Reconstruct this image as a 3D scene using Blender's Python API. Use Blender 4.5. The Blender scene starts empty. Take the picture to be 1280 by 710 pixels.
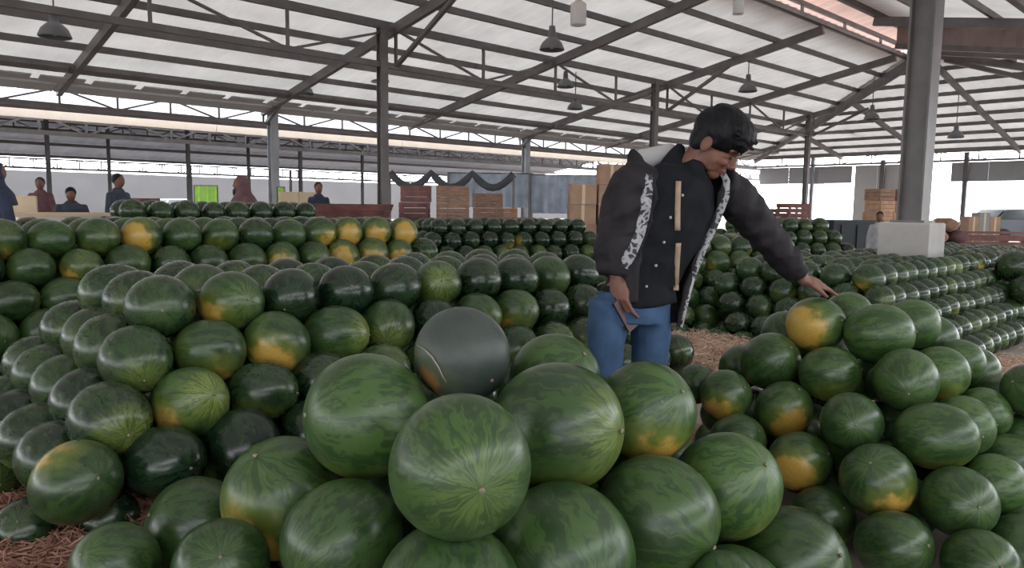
import bpy, math, random
import numpy as np
from mathutils import Vector, Matrix
random.seed(7)
rng = np.random.default_rng(7)
scene = bpy.context.scene
COL = scene.collection
V3 = lambda a: np.array(a, float)
# ------------------------------------------------------------------ camera
FPX = 924.0
PITCH, ROLL, CAMZ = math.radians(6.0), math.radians(0.7), 1.24
Fd = V3((0, math.cos(PITCH), -math.sin(PITCH)))
_R = V3((1, 0, 0)); _U = V3((0, math.sin(PITCH), math.cos(PITCH)))
Rt = _R * math.cos(ROLL) + _U * math.sin(ROLL)
Up = -_R * math.sin(ROLL) + _U * math.cos(ROLL)
CAM = V3((0, 0, CAMZ))
cd = bpy.data.cameras.new('camera'); co = bpy.data.objects.new('camera', cd); COL.objects.link(co)
cd.sensor_width = 36; cd.lens = FPX / 1280 * 36; cd.clip_end = 500; cd.clip_start = .05
co.matrix_world = Matrix(((Rt[0], Up[0], -Fd[0], 0), (Rt[1], Up[1], -Fd[1], 0), (Rt[2], Up[2], -Fd[2], CAMZ), (0, 0, 0, 1)))
scene.camera = co
# ------------------------------------------------------------------ overcast sky and exposure
w = bpy.data.worlds.new('overcast_sky'); scene.world = w; w.use_nodes = True
bg = w.node_tree.nodes['Background']; bg.inputs[0].default_value = (.93, .965, 1, 1); bg.inputs[1].default_value = 6.0
scene.view_settings.view_transform = 'Standard'; scene.view_settings.look = 'None'
scene.view_settings.exposure = 0.1; scene.view_settings.gamma = 1
scene.view_settings.use_curve_mapping = False
# ------------------------------------------------------------------ helpers
def pix(px, py, d):
    return CAM + d * (Fd + (px - 640) / FPX * Rt - (py - 355) / FPX * Up)
def proj(P):
    q = np.asarray(P, float) - CAM; d = q @ Fd
    return 640 + FPX * (q @ Rt) / d, 355 - FPX * (q @ Up) / d, d
def pixz(px, py, z):
    D = Fd + (px - 640) / FPX * Rt - (py - 355) / FPX * Up
    return CAM + D * ((z - CAMZ) / D[2])
AU = math.radians(46.7)
eu = V3((math.sin(AU), math.cos(AU), 0)); ev = V3((-math.cos(AU), math.sin(AU), 0)); ez = V3((0, 0, 1))
def W(u, v, z): return eu * u + ev * v + ez * z
def toUV(p): return float(p @ eu), float(p @ ev)
def nrm(a):
    a = V3(a); return a / (np.linalg.norm(a) + 1e-12)
ORG = {}
def tag(o, label=None, cat=None, group=None, kind=None):
    if label: o['label'] = label
    if cat: o['category'] = cat
    if group: o['group'] = group
    if kind: o['kind'] = kind
    return o
def thing(name, loc, label=None, cat=None, group=None, kind=None, parent=None):
    o = bpy.data.objects.new(name, None); COL.objects.link(o); o.empty_display_size = .1
    base = ORG[parent.name] if parent else V3((0, 0, 0))
    o.location = V3(loc) - base
    if parent: o.parent = parent
    ORG[o.name] = V3(loc)
    return tag(o, label, cat, group, kind)
class MB:
    def __init__(s): s.v = []; s.f = []
    def add(s, vs, fs):
        n = len(s.v); s.v.extend([tuple(map(float, a)) for a in vs]); s.f.extend([tuple(n + i for i in f) for f in fs]); return s
    def frame_box(s, c, x, y, z):
        c, x, y, z = map(V3, (c, x, y, z)); vs = [c + a * x + b * y + d * z for d in (-1, 1) for b in (-1, 1) for a in (-1, 1)]
        return s.add(vs, [(0, 2, 3, 1), (4, 5, 7, 6), (0, 1, 5, 4), (2, 6, 7, 3), (0, 4, 6, 2), (1, 3, 7, 5)])
    def box(s, c, size, x=(1, 0, 0), y=(0, 1, 0), z=(0, 0, 1)):
        return s.frame_box(c, V3(x) * size[0] / 2, V3(y) * size[1] / 2, V3(z) * size[2] / 2)
    def bar(s, p, q, w, h, up=(0, 0, 1)):
        p, q = V3(p), V3(q); t = nrm(q - p); up = V3(up)
        if abs(t @ up) > .98: up = eu
        x = nrm(np.cross(t, up)); y = np.cross(x, t)
        return s.frame_box((p + q) / 2, (q - p) / 2, x * w / 2, y * h / 2)
    def loft(s, path, radii, hint=(1, 0, 0), n=16, a0=0, a1=2 * math.pi, off=0, cap=True, sq=1.0):
        path = [V3(p) for p in path]; N = len(path); full = abs(a1 - a0 - 2 * math.pi) < 1e-6
        rings = []
        for i, p in enumerate(path):
            t = nrm(path[min(i + 1, N - 1)] - path[max(i - 1, 0)])
            x = V3(hint); x = nrm(x - t * (x @ t)); y = np.cross(t, x)
            r = radii[i]; rx, ry = (r if hasattr(r, '__len__') else (r, r))
            m = n if full else n + 1
            ring = []
            for k in range(m):
                a = a0 + (a1 - a0) * k / n; c_, s_ = math.cos(a), math.sin(a)
                if sq != 1.0:
                    c_ = math.copysign(abs(c_) ** sq, c_); s_ = math.copysign(abs(s_) ** sq, s_)
                ring.append(p + x * (rx + off) * c_ + y * (ry + off) * s_)
            rings.append(ring)
        m = len(rings[0]); b = len(s.v); vs = [q for r in rings for q in r]; fs = []
        for i in range(N - 1):
            for k in range(m if full else m - 1):
                k2 = (k + 1) % m; fs.append((i * m + k, i * m + k2, (i + 1) * m + k2, (i + 1) * m + k))
        if cap and full:
            fs.append(tuple(range(m - 1, -1, -1))); fs.append(tuple((N - 1) * m + k for k in range(m)))
        return s.add(vs, fs)
    def ell(s, c, r, x=(1, 0, 0), y=(0, 1, 0), z=(0, 0, 1), n=14, m=9):
        c, x, y, z = map(V3, (c, x, y, z)); r = r if hasattr(r, '__len__') else (r, r, r)
        vs = [c - z * r[2]]; fs = []
        for i in range(1, m):
            ph = -math.pi / 2 + math.pi * i / m
            for k in range(n):
                a = 2 * math.pi * k / n
                vs.append(c + x * r[0] * math.cos(ph) * math.cos(a) + y * r[1] * math.cos(ph) * math.sin(a) + z * r[2] * math.sin(ph))
        vs.append(c + z * r[2]); T = len(vs) - 1
        for k in range(n): fs.append((0, 1 + (k + 1) % n, 1 + k)); fs.append((T, T - n + k, T - n + (k + 1) % n))
        for i in range(m - 2):
            for k in range(n):
                a = 1 + i * n + k; b = 1 + i * n + (k + 1) % n; fs.append((a, b, b + n, a + n))
        return s.add(vs, fs)
    def caps(s, p, q, r1, r2, n=10):
        p, q = V3(p), V3(q); t = nrm(q - p); path = []; rad = []
        for a in (-80, -50, -20): path.append(p + t * r1 * math.sin(math.radians(a))); rad.append(r1 * math.cos(math.radians(a)))
        for a in (20, 50, 80): path.append(q + t * r2 * math.sin(math.radians(a))); rad.append(r2 * math.cos(math.radians(a)))
        h = (1, 0, 0) if abs(t[0]) < .9 else (0, 1, 0)
        return s.loft(path, rad, h, n)
    def mesh(s, name, org=(0, 0, 0), smooth=False):
        me = bpy.data.meshes.new(name); org = V3(org)
        me.from_pydata([tuple(V3(a) - org) for a in s.v], [], s.f); me.update()
        if smooth: me.polygons.foreach_set('use_smooth', [True] * len(me.polygons))
        return me
    def build(s, name, mat, parent=None, smooth=False, remesh=None, sm=2, org=None):
        o0 = ORG[parent.name] if parent else V3(org if org is not None else (0, 0, 0))
        me = s.mesh(name, o0, smooth)
        o = bpy.data.objects.new(name, me); COL.objects.link(o)
        if remesh:
            r = o.modifiers.new('r', 'REMESH'); r.mode = 'VOXEL'; r.voxel_size = remesh
            if sm:
                q = o.modifiers.new('s', 'SMOOTH'); q.factor = .5; q.iterations = sm
            dg = bpy.context.evaluated_depsgraph_get(); nm = bpy.data.meshes.new_from_object(o.evaluated_get(dg))
            o.modifiers.clear(); o.data = nm; nm.name = name
            nm.polygons.foreach_set('use_smooth', [True] * len(nm.polygons))
        if parent: o.parent = parent
        else: o.location = o0
        ORG[o.name] = o0
        o.data.materials.clear(); o.data.materials.append(mat)
        return o
def inst(src, loc, rot=None, scale=None, parent=None, name=None):
    o = src.copy(); COL.objects.link(o)
    if name: o.name = name
    o.location = loc
    return o
# ------------------------------------------------------------------ materials
def ramp(nt, fac, stops):
    r = nt.nodes.new('ShaderNodeValToRGB'); e = r.color_ramp.elements
    while len(e) > 1: e.remove(e[-1])
    e[0].position = stops[0][0]; e[0].color = (*stops[0][1], 1)
    for p, c in stops[1:]:
        k = e.new(p); k.color = (*c, 1)
    nt.links.new(fac, r.inputs[0]); return r.outputs[0]
def mat(name, col, rough=.6, var=.18, scale=6., metal=0., bump=0., spec=.5, trans=0., coords='Object', stretch=(1, 1, 1)):
    m = bpy.data.materials.new(name); m.use_nodes = True; nt = m.node_tree; b = nt.nodes['Principled BSDF']
    tc = nt.nodes.new('ShaderNodeTexCoord'); mp = nt.nodes.new('ShaderNodeMapping'); mp.inputs['Scale'].default_value = stretch
    nt.links.new(tc.outputs[coords], mp.inputs[0])
    nz = nt.nodes.new('ShaderNodeTexNoise'); nz.inputs['Scale'].default_value = scale; nz.inputs['Detail'].default_value = 5
    nt.links.new(mp.outputs[0], nz.inputs['Vector'])
    lo = tuple(c * (1 - var) for c in col); hi = tuple(min(1, c * (1 + var)) for c in col)
    c = ramp(nt, nz.outputs[0], [(.3, lo), (.7, hi)])
    nt.links.new(c, b.inputs['Base Color']); b.inputs['Roughness'].default_value = rough; b.inputs['Metallic'].default_value = metal
    b.inputs['Specular IOR Level'].default_value = spec
    if bump:
        bp = nt.nodes.new('ShaderNodeBump'); bp.inputs['Strength'].default_value = bump; bp.inputs['Distance'].default_value = .02
        nt.links.new(nz.outputs[0], bp.inputs['Height']); nt.links.new(bp.outputs[0], b.inputs['Normal'])
    if trans:
        t = nt.nodes.new('ShaderNodeBsdfTranslucent'); nt.links.new(c, t.inputs[0])
        mx = nt.nodes.new('ShaderNodeMixShader'); mx.inputs[0].default_value = trans
        nt.links.new(b.outputs[0], mx.inputs[1]); nt.links.new(t.outputs[0], mx.inputs[2])
        nt.links.new(mx.outputs[0], nt.nodes['Material Output'].inputs[0])
    return m
M = dict(
    floor=mat('concrete_floor', (.30, .25, .22), .85, .25, 1.2, bump=.2),
    yard=mat('yard_concrete', (.45, .44, .42), .9, .12, .4),
    sheet=mat('roof_sheet', (.52, .495, .475), .6, .14, .9, trans=.17),
    cap=mat('ridge_cap_sheet', (.55, .37, .32), .6, .15, 1.2, trans=.15),
    sheet2=mat('neighbour_roof_sheet', (.20, .21, .24), .6, .2, .8, trans=.05),
    steel=mat('grey_painted_steel', (.145, .130, .128), .5, .2, 3),
    steel_lt=mat('pale_painted_steel', (.30, .31, .33), .45, .15, 3),
    gutter=mat('cream_gutter', (.80, .68, .58), .6, .06, 2),
    plinth=mat('concrete_plinth', (.42, .40, .38), .85, .12, 4, bump=.15),
    lamp=mat('lamp_shade_grey', (.16, .16, .17), .45, .12, 8),
    lampw=mat('lamp_white', (.78, .78, .77), .4, .05, 8),
    panel=mat('grey_wall_panel', (.27, .265, .27), .6, .1, 1),
    panelw=mat('white_wall_panel', (.40, .39, .385), .6, .06, 1),
    ywall=mat('boundary_wall', (.085, .082, .086), .8, .08, .6),
    wood=mat('crate_wood', (.26, .15, .10), .75, .35, 9, stretch=(1, 1, 4)),
    woodr=mat('red_brown_wood', (.17, .075, .065), .75, .3, 7),
    woodl=mat('pale_wood', (.42, .24, .14), .75, .25, 8),
    carton=mat('carton_brown', (.38, .24, .16), .8, .15, 5),
    cream=mat('cream_board', (.66, .52, .36), .7, .1, 4),
    white=mat('white_board', (.75, .74, .72), .6, .06, 4),
    lime=mat('lime_sheet', (.42, .78, .12), .6, .1, 5),
    darkbin=mat('dark_bin', (.011, .017, .023), .55, .3, 5),
    tarp=mat('blue_grey_tarp', (.34, .39, .46), .5, .25, 3, trans=.3),
    tarpd=mat('dark_tarp', (.05, .055, .065), .6, .25, 4),
    glass=mat('dark_glass', (.03, .04, .05), .3, .1, 2),
    carp=mat('car_paint_dark', (.05, .06, .075), .3, .15, 2),
    carl=mat('car_paint_pale', (.38, .43, .48), .3, .1, 2),
    rubber=mat('rubber', (.02, .02, .02), .8, .2, 5),
    skin=mat('skin', (.165, .070, .047), .55, .12, 30, bump=.03),
    hair=mat('black_hair', (.0045, .0045, .006), .5, .5, 60, spec=.2, bump=.5, stretch=(1, 1, .25)),
    jacket=mat('jacket_cloth', (.020, .0175, .0205), .62, .3, 14, bump=.25, spec=.15),
    lining=mat('jacket_lining', (.012, .012, .014), .7, .3, 10, spec=.15),
    shirt=mat('black_shirt', (.009, .010, .013), .8, .3, 18, bump=.15, spec=.15),
    denim=mat('blue_denim', (.044, .083, .155), .8, .25, 14, bump=.2, spec=.15),
    strap=mat('beige_strap', (.36, .25, .18), .7, .15, 30),
    snap=mat('metal_snap', (.42, .42, .43), .3, .05, 30, metal=.3),
    eye=mat('dark_eye', (.012, .010, .010), .3, .2, 30),
    phone=mat('dark_red_phone', (.055, .018, .016), .35, .2, 20),
    blue=mat('navy_cloth', (.018, .026, .058), .75, .25, 10),
    blue2=mat('slate_cloth', (.035, .045, .066), .75, .25, 10),
    maroon=mat('dusty_maroon_cloth', (.115, .055, .062), .75, .25, 10),
    greyc=mat('light_grey_cloth', (.42, .42, .44), .75, .15, 10),
    redc=mat('red_plastic', (.40, .05, .07), .5, .15, 8),
    scar=mat('melon_scar', (.27, .22, .16), .8, .25, 40),
    scarline=mat('pale_scratch', (.30, .27, .22), .8, .2, 50),
)
def straw_mat(name, cols):
    m = bpy.data.materials.new(name); m.use_nodes = True; nt = m.node_tree; b = nt.nodes['Principled BSDF']
    g = nt.nodes.new('ShaderNodeNewGeometry'); c = ramp(nt, g.outputs['Random Per Island'], [(0, cols[0]), (.5, cols[1]), (1, cols[2])])
    nt.links.new(c, b.inputs['Base Color']); b.inputs['Roughness'].default_value = .8; return m
M['straw'] = straw_mat('straw', ((.34, .20, .14), (.52, .35, .26), (.68, .52, .41)))
M['straw_d'] = straw_mat('brown_straw', ((.20, .09, .065), (.30, .14, .10), (.40, .23, .17)))
def print_mat():
    m = bpy.data.materials.new('white_print'); m.use_nodes = True; nt = m.node_tree; b = nt.nodes['Principled BSDF']
    tc = nt.nodes.new('ShaderNodeTexCoord'); v = nt.nodes.new('ShaderNodeTexVoronoi'); v.feature = 'DISTANCE_TO_EDGE'; v.inputs['Scale'].default_value = 34
    nz = nt.nodes.new('ShaderNodeTexNoise'); nz.inputs['Scale'].default_value = 22
    mx = nt.nodes.new('ShaderNodeMix'); mx.data_type = 'VECTOR'; mx.inputs[0].default_value = .06
    nt.links.new(tc.outputs['Object'], nz.inputs['Vector']); nt.links.new(tc.outputs['Object'], mx.inputs[4]); nt.links.new(nz.outputs['Color'], mx.inputs[5])
    nt.links.new(mx.outputs[1], v.inputs['Vector'])
    c = ramp(nt, v.outputs[0], [(.10, (.34, .34, .36)), (.20, (.03, .03, .035))]); nt.links.new(c, b.inputs['Base Color']); b.inputs['Roughness'].default_value = .7
    return m
M['print'] = print_mat()
def melon_mat(name, island):
    m = bpy.data.materials.new(name); m.use_nodes = True; nt = m.node_tree; N = nt.nodes; L = nt.links.new
    b = N['Principled BSDF']
    def math_(op, a, c=None, clamp=False):
        n = N.new('ShaderNodeMath'); n.operation = op; n.use_clamp = clamp
        for i, x in enumerate((a, c)):
            if x is None: continue
            if isinstance(x, (int, float)): n.inputs[i].default_value = x
            else: L(x, n.inputs[i])
        return n.outputs[0]
    def mixc(f, a, c):
        n = N.new('ShaderNodeMix'); n.data_type = 'RGBA'
        L(f, n.inputs[0]) if not isinstance(f, (int, float)) else setattr(n.inputs[0], 'default_value', f)
        for i, x in ((6, a), (7, c)):
            if isinstance(x, tuple): n.inputs[i].default_value = (*x, 1)
            else: L(x, n.inputs[i])
        return n.outputs[2]
    def smooth(x, lo, hi):
        n = N.new('ShaderNodeMapRange'); n.interpolation_type = 'SMOOTHSTEP'; L(x, n.inputs[0])
        for i, q in ((1, lo), (2, hi)):
            if isinstance(q, (int, float)): n.inputs[i].default_value = q
            else: L(q, n.inputs[i])
        return n.outputs[0]
    at = N.new('ShaderNodeAttribute'); at.attribute_name = 'loc'
    sp = N.new('ShaderNodeSeparateXYZ'); L(at.outputs['Vector'], sp.inputs[0]); X, Y, Z = sp.outputs
    if island:
        g = N.new('ShaderNodeNewGeometry'); rnd = g.outputs['Random Per Island']
        wn = N.new('ShaderNodeTexWhiteNoise'); wn.noise_dimensions = '1D'; L(rnd, wn.inputs['W'])
        s2 = N.new('ShaderNodeSeparateColor'); L(wn.outputs['Color'], s2.inputs[0]); A, B, Cc = s2.outputs[:3]
        A = math_('MULTIPLY', A, .45); B = math_('MULTIPLY', math_('SUBTRACT', B, .6, True), 1.5)
    else:
        oi = N.new('ShaderNodeObjectInfo'); rnd = oi.outputs['Random']
        s2 = N.new('ShaderNodeSeparateColor'); L(oi.outputs['Color'], s2.inputs[0]); A, B, Cc = s2.outputs[:3]
    off = N.new('ShaderNodeCombineXYZ'); L(math_('MULTIPLY', rnd, 37.), off.inputs[0]); L(math_('MULTIPLY', rnd, 71.), off.inputs[1])
    def noise(vec, sc, det=3, add=True):
        n = N.new('ShaderNodeTexNoise'); n.inputs['Scale'].default_value = sc; n.inputs['Detail'].default_value = det
        if add:
            va = N.new('ShaderNodeVectorMath'); L(vec, va.inputs[0]); L(off.outputs[0], va.inputs[1]); vec = va.outputs[0]
        L(vec, n.inputs['Vector']); return n.outputs[0]
    n1 = noise(at.outputs['Vector'], 4.2, 1)
    # meridian direction of the rind, used for the stripes
    rad = math_('SQRT', math_('ADD', math_('ADD', math_('MULTIPLY', Y, Y), math_('MULTIPLY', Z, Z)), .0004))
    cy = math_('DIVIDE', Y, rad); cz = math_('DIVIDE', Z, rad)
    wob = math_('MULTIPLY', math_('SUBTRACT', n1, .5), .30)
    cv = N.new('ShaderNodeCombineXYZ'); L(math_('ADD', math_('MULTIPLY', cy, 1.0), wob), cv.inputs[0]); L(math_('ADD', cz, wob), cv.inputs[1]); L(math_('MULTIPLY', X, .28), cv.inputs[2])
    st = noise(cv.outputs[0], 4.4, 3)
    fine = noise(cv.outputs[0], 13., 1.5)
    stripe = smooth(math_('ADD', st, math_('MULTIPLY', math_('SUBTRACT', fine, .5), .75)), .40, .59)
    dark0, dark1 = (.005, .014, .008), (.026, .062, .015)
    lite0, lite1 = (.013, .035, .013), (.068, .135, .028)
    dk = mixc(A, dark0, dark1); lt = mixc(A, lite0, lite1)
    base = mixc(math_('MULTIPLY', stripe, .80), dk, lt)
    # paler starburst round the blossom end
    pole = smooth(math_('ABSOLUTE', X), math_('SUBTRACT', .92, math_('MULTIPLY', Cc, .45)), 1.02)
    star = math_('MULTIPLY', math_('MULTIPLY', pole, Cc), math_('ADD', math_('MULTIPLY', smooth(fine, .38, .62), .75), .25))
    base = mixc(star, base, mixc(math_('MULTIPLY', Cc, Cc), (.085, .145, .040), (.19, .24, .05)))
    # ground spot
    n2 = noise(at.outputs['Vector'], 2.6, 2); n3 = noise(at.outputs['Vector'], 24., 3)
    lim = math_('SUBTRACT', 1.12, math_('MULTIPLY', B, .62))
    sv = math_('ADD', math_('MULTIPLY', Z, -1.), math_('MULTIPLY', math_('SUBTRACT', n2, .5), .55))
    halo = math_('MULTIPLY', smooth(sv, math_('SUBTRACT', lim, .42), lim), smooth(B, .02, .12))
    core = math_('MULTIPLY', smooth(sv, math_('SUBTRACT', lim, .05), math_('ADD', lim, .17)), smooth(B, .02, .12))
    base = mixc(math_('MULTIPLY', halo, .55), base, (.15, .18, .028))
    yel = mixc(smooth(n3, .35, .7), (.42, .25, .035), (.50, .32, .08))
    base = mixc(core, base, yel)
    # dust and scuffs
    sc = noise(at.outputs['Vector'], 9., 2)
    base = mixc(math_('MULTIPLY', smooth(sc, .74, .80), .30), base, (.42, .38, .27))
    base = mixc(math_('MULTIPLY', smooth(n2, .45, .8), math_('ADD', .03, math_('MULTIPLY', A, .10))), base, (.22, .24, .22))
    if not island:
        base = mixc(math_('MULTIPLY', math_('SUBTRACT', 1., oi.outputs['Alpha']), .8), base, (.066, .078, .079))
        base = mixc(math_('MULTIPLY', core, math_('SUBTRACT', 1., oi.outputs['Alpha'])), base, (.40, .17, .04))
    L(base, b.inputs['Base Color'])
    L(math_('ADD', math_('ADD', .19, math_('MULTIPLY', A, .13)), math_('MULTIPLY', n1, .10)), b.inputs['Roughness']); default_value = .40
    if not island:
        rl = b.inputs['Roughness'].links[0].from_socket; L(math_('ADD', rl, math_('MULTIPLY', math_('SUBTRACT', 1., oi.outputs['Alpha']), .28)), b.inputs['Roughness'])
    return m
M['melon'] = melon_mat('watermelon_rind', False)
M['melon_far'] = melon_mat('watermelon_rind_far', True)
# ------------------------------------------------------------------ hall: floor, roof, trusses, columns
RV, RZ, SL, RE = 7.85, 5.9, .185, 23.6        # ridge line V, ridge height, slope, end of ridge
V_L, V_N, U0, U_H = 19.2, -3.5, -34.0, 34.95   # far eave, near eave, hall start, hip eave
def rz(u, v): return RZ - SL * max(abs(v - RV), u - RE)
mb = MB(); mb.add([W(-60, -60, 0), W(90, -60, 0), W(90, 90, 0), W(-60, 90, 0), W(-60, -60, -.3), W(90, -60, -.3), W(90, 90, -.3), W(-60, 90, -.3)],
    [(0, 1, 2, 3), (7, 6, 5, 4), (0, 4, 5, 1), (1, 5, 6, 2), (2, 6, 7, 3), (3, 7, 4, 0)])
tag(mb.build('floor', M['floor']), 'worn brown concrete floor of the market hall', kind='structure')
ceil = thing('ceiling', W(0, RV, RZ), 'pale corrugated roof on dark grey steel frame over the hall', kind='structure')
GAP = .6
def sheet(us, v_of, side):
    m = MB(); vs = []; fs = []
    for i, u in enumerate(us):
        a, b_ = v_of(u); h = .028 * (i % 3 == 1)
        for v in (a, b_): vs.append(W(u, v, rz(u, v) + .10 + h))
    for i in range(len(us) - 1): fs.append((2 * i, 2 * i + 2, 2 * i + 3, 2 * i + 1))
    return m.add(vs, fs)
k = 0; us = np.arange(U0, U_H - .2, .12)
for i in range(0, len(us) - 1, 15):
    seg = us[i:i + 16]
    if len(seg) < 2: continue
    sheet(seg, lambda u: (RV + max(GAP, u - RE - .14), V_L + .35), 1).build('roof_sheet', M['sheet'], ceil)
    sheet(seg, lambda u: (RV - max(GAP, u - RE - .14), V_N - .35), -1).build('roof_sheet', M['sheet'], ceil)
vs_ = np.arange(V_N, V_L + .1, .12)
for i in range(0, len(vs_) - 1, 15):
    seg = vs_[i:i + 16]
    if len(seg) < 2: continue
    m = MB(); vv = []; fs = []
    for j, v in enumerate(seg):
        h = .028 * (j % 3 == 1)
        for u in (RE + abs(v - RV) - .14, U_H + .35): vv.append(W(u, v, rz(u, v) + .10 + h))
    for j in range(len(seg) - 1): fs.append((2 * j, 2 * j + 1, 2 * j + 3, 2 * j + 2))
    m.add(vv, fs).build('roof_sheet', M['sheet'], ceil)
# purlins along u on both slopes, along v on the hip
for j in range(10):
    dv = GAP + .05 + j * (11.3 - GAP) / 9
    for s in (1, -1):
        v = RV + s * dv; ue = RE + dv; z = rz(0, v)
        MB().bar(W(U0, v, z + .03), W(ue, v, z + .03), .07, .13).build('purlin', M['steel'], ceil)
    if j > 0:
        MB().bar(W(RE + dv, RV - dv, RZ - SL * dv + .03), W(RE + dv, RV + dv, RZ - SL * dv + .03), .07, .13).build('purlin', M['steel'], ceil)
# rafters
BAY, C0 = 9.5, 8.9
for n in range(-9, 6):
    u = C0 + n * BAY / 2
    if u < U0: continue
    for s in (1, -1):
        a = max(GAP, u - RE); 
        if a > 11: continue
        MB().bar(W(u, RV + s * a, RZ - SL * a - .13), W(u, RV + s * 11.4, RZ - SL * 11.4 - .13), .11, .2).build('rafter', M['steel'], ceil)
for s in (1, -1):
    MB().bar(W(RE, RV, RZ - .13), W(RE + 11.4, RV + s * 11.4, RZ - SL * 11.4 - .13), .12, .2).build('hip_rafter', M['steel'], ceil)
for dv in (-7, -3.5, 0, 3.5, 7):
    u = RE + max(.1, abs(dv)); MB().bar(W(u, RV + dv, rz(u, RV + dv) - .13), W(U_H, RV + dv, RZ - SL * 11.4 - .13), .1, .18).build('rafter', M['steel'], ceil)
# ridge monitor: raised cap over an open slot
mon = thing('ridge_monitor', W(5, RV, RZ), parent=ceil)
tag(mon, 'raised reddish ridge cap over an open slot')
CH = .40; u_a, u_b = -9.5, RE + .9
for s in (1, -1):
    v = RV + s * GAP; z = RZ - SL * GAP
    MB().bar(W(u_a, v, z + .02), W(u_b, v, z + .02), .08, .1).build('chord', M['steel'], mon)
    MB().bar(W(u_a, v, z + CH - .12), W(u_b, v, z + CH - .12), .08, .1).build('chord', M['steel'], mon)
    u = u_a + .6
    while u < u_b:
        MB().bar(W(u, v, z), W(u, v, z + CH - .1), .06, .06).build('post', M['steel'], mon); u += 2.375
    m = MB(); uu = np.arange(u_a, u_b + .8, .15); vv = []; fs = []
    for j, u in enumerate(uu):
        h = .03 * (j % 3 == 1); vv += [W(u, RV, z + CH + .28 + h), W(u, RV + s * (GAP + .75), z + CH - .02 + h)]
    fs = [(2 * j, 2 * j + 2, 2 * j + 3, 2 * j + 1) for j in range(len(uu) - 1)]
    m.add(vv, fs).build('cap_sheet', M['cap'], mon)
MB().add([W(u_b + .8, RV, RZ + CH + .17), W(u_b + .8, RV + 1.35, RZ + CH - .13), W(u_b + .8, RV + GAP, RZ + .1), W(u_b + .8, RV - GAP, RZ + .1), W(u_b + .8, RV - 1.35, RZ + CH - .13),
    W(u_b + .85, RV, RZ + CH + .17), W(u_b + .85, RV + 1.35, RZ + CH - .13), W(u_b + .85, RV + GAP, RZ + .1), W(u_b + .85, RV - GAP, RZ + .1), W(u_b + .85, RV - 1.35, RZ + CH - .13)],
    [(0, 1, 2, 3, 4), (9, 8, 7, 6, 5), (0, 5, 6, 1), (1, 6, 7, 2), (2, 7, 8, 3), (3, 8, 9, 4), (4, 9, 5, 0)]).build('gable_board', M['cap'], mon)
gv = np.arange(7.2, 2.9, -.12); vv = []; n = len(gv)
for off in (0, .03):
    for j, v in enumerate(gv): vv += [W(19.7 + off + .02 * (j % 2), v, rz(19.7, v) - .02), W(19.7 + off + .02 * (j % 2), v, rz(19.7, v) - .46)]
fs = [(2 * j, 2 * j + 2, 2 * j + 3, 2 * j + 1) for j in range(n - 1)] + [(2 * n + 2 * j, 2 * n + 2 * j + 1, 2 * n + 2 * j + 3, 2 * n + 2 * j + 2) for j in range(n - 1)]
M['gable'] = mat('brown_gable_sheet', (.26, .185, .165), .7, .15, 2)
MB().add(vv, fs).build('gable_sheet', M['gable'], ceil)
MB().bar(W(19.7, 7.2, rz(19.7, 7.2) - .5), W(19.7, 2.9, rz(19.7, 2.9) - .5), .14, .12).build('gable_beam', M['steel'], ceil)
# trusses
def truss(f, n, zt, zb, label, parent, cw=.075, mt='steel', up=None):
    """f(t) -> (u, v) for t in 0..n panels"""
    a = f(0); t = thing('truss', W(*a, zb), parent=parent)
    p = [f(i) for i in range(n + 1)]
    MB().bar(W(*p[0], zt), W(*p[-1], zt), cw, cw).build('top_chord', M[mt], t)
    MB().bar(W(*p[0], zb), W(*p[-1], zb), cw * 1.25, cw * 1.5).build('bottom_chord', M[mt], t)
    for i in range(n + 1):
        MB().bar(W(*p[i], zb), W(*p[i], zt), cw * .7, cw * .7).build('vertical', M[mt], t)
        if i < n:
            A, B = (zt, zb) if i % 2 == 0 else (zb, zt)
            MB().bar(W(*p[i], A), W(*p[i + 1], B), cw * .65, cw * .65).build('brace', M[mt], t)
    return t
for n in range(-2, 3):
    u = C0 + n * BAY
    n_p = 4
    for v in (13.0, 2.85):
        if u + BAY > RE + 11.4 - 1: 
            if v > 5: pass
        e = min(u + BAY, 28.2)
        if e - u < 3: continue
        truss(lambda i, u=u, v=v, e=e: (u + (e - u) * i / 4, v), 4, 4.80, 4.06, None, ceil)
    for v in (V_L,):
        e = min(u + BAY, U_H)
        truss(lambda i, u=u, v=v, e=e: (u + (e - u) * i / 8, v), 8, 3.74, 3.36, None, ceil, .06)
truss(lambda i: (U_H, V_N + 22.7 * i / 16), 16, 3.74, 3.36, None, ceil, .06)
# cross beams at truss level (v direction) from column line to column line
for n in range(-1, 3):
    u = C0 + n * BAY
    MB().bar(W(u, 2.85, 4.10), W(u, 13.0, 4.10), .09, .14).build('tie_beam', M['steel'], ceil) if n in (-1,) else None
    MB().bar(W(u, 13, 4.06), W(u, 11.0, rz(u, 11.0) - .2), .08, .08).build('knee_brace', M['steel'], ceil)
    MB().bar(W(u + .1, V_L, 3.40), W(u + .1, V_L - .75, rz(u, V_L - .75) - .16), .08, .08).build('knee_brace', M['steel'], ceil)
for s in (1,):
    MB().bar(W(27.25, 13, 4.1), W(RE + .5, RV + .4, RZ - .3), .10, .12).build('wind_brace', M['steel'], ceil)
    MB().bar(W(27.25, 13, 4.1), W(33.2, 13.2, 4.6), .09, .1).build('wind_brace', M['steel'], ceil)
    MB().bar(W(27.25, 2.85, 4.1), W(RE + .5, RV - .4, RZ - .3), .10, .12).build('wind_brace', M['steel'], ceil)
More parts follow.
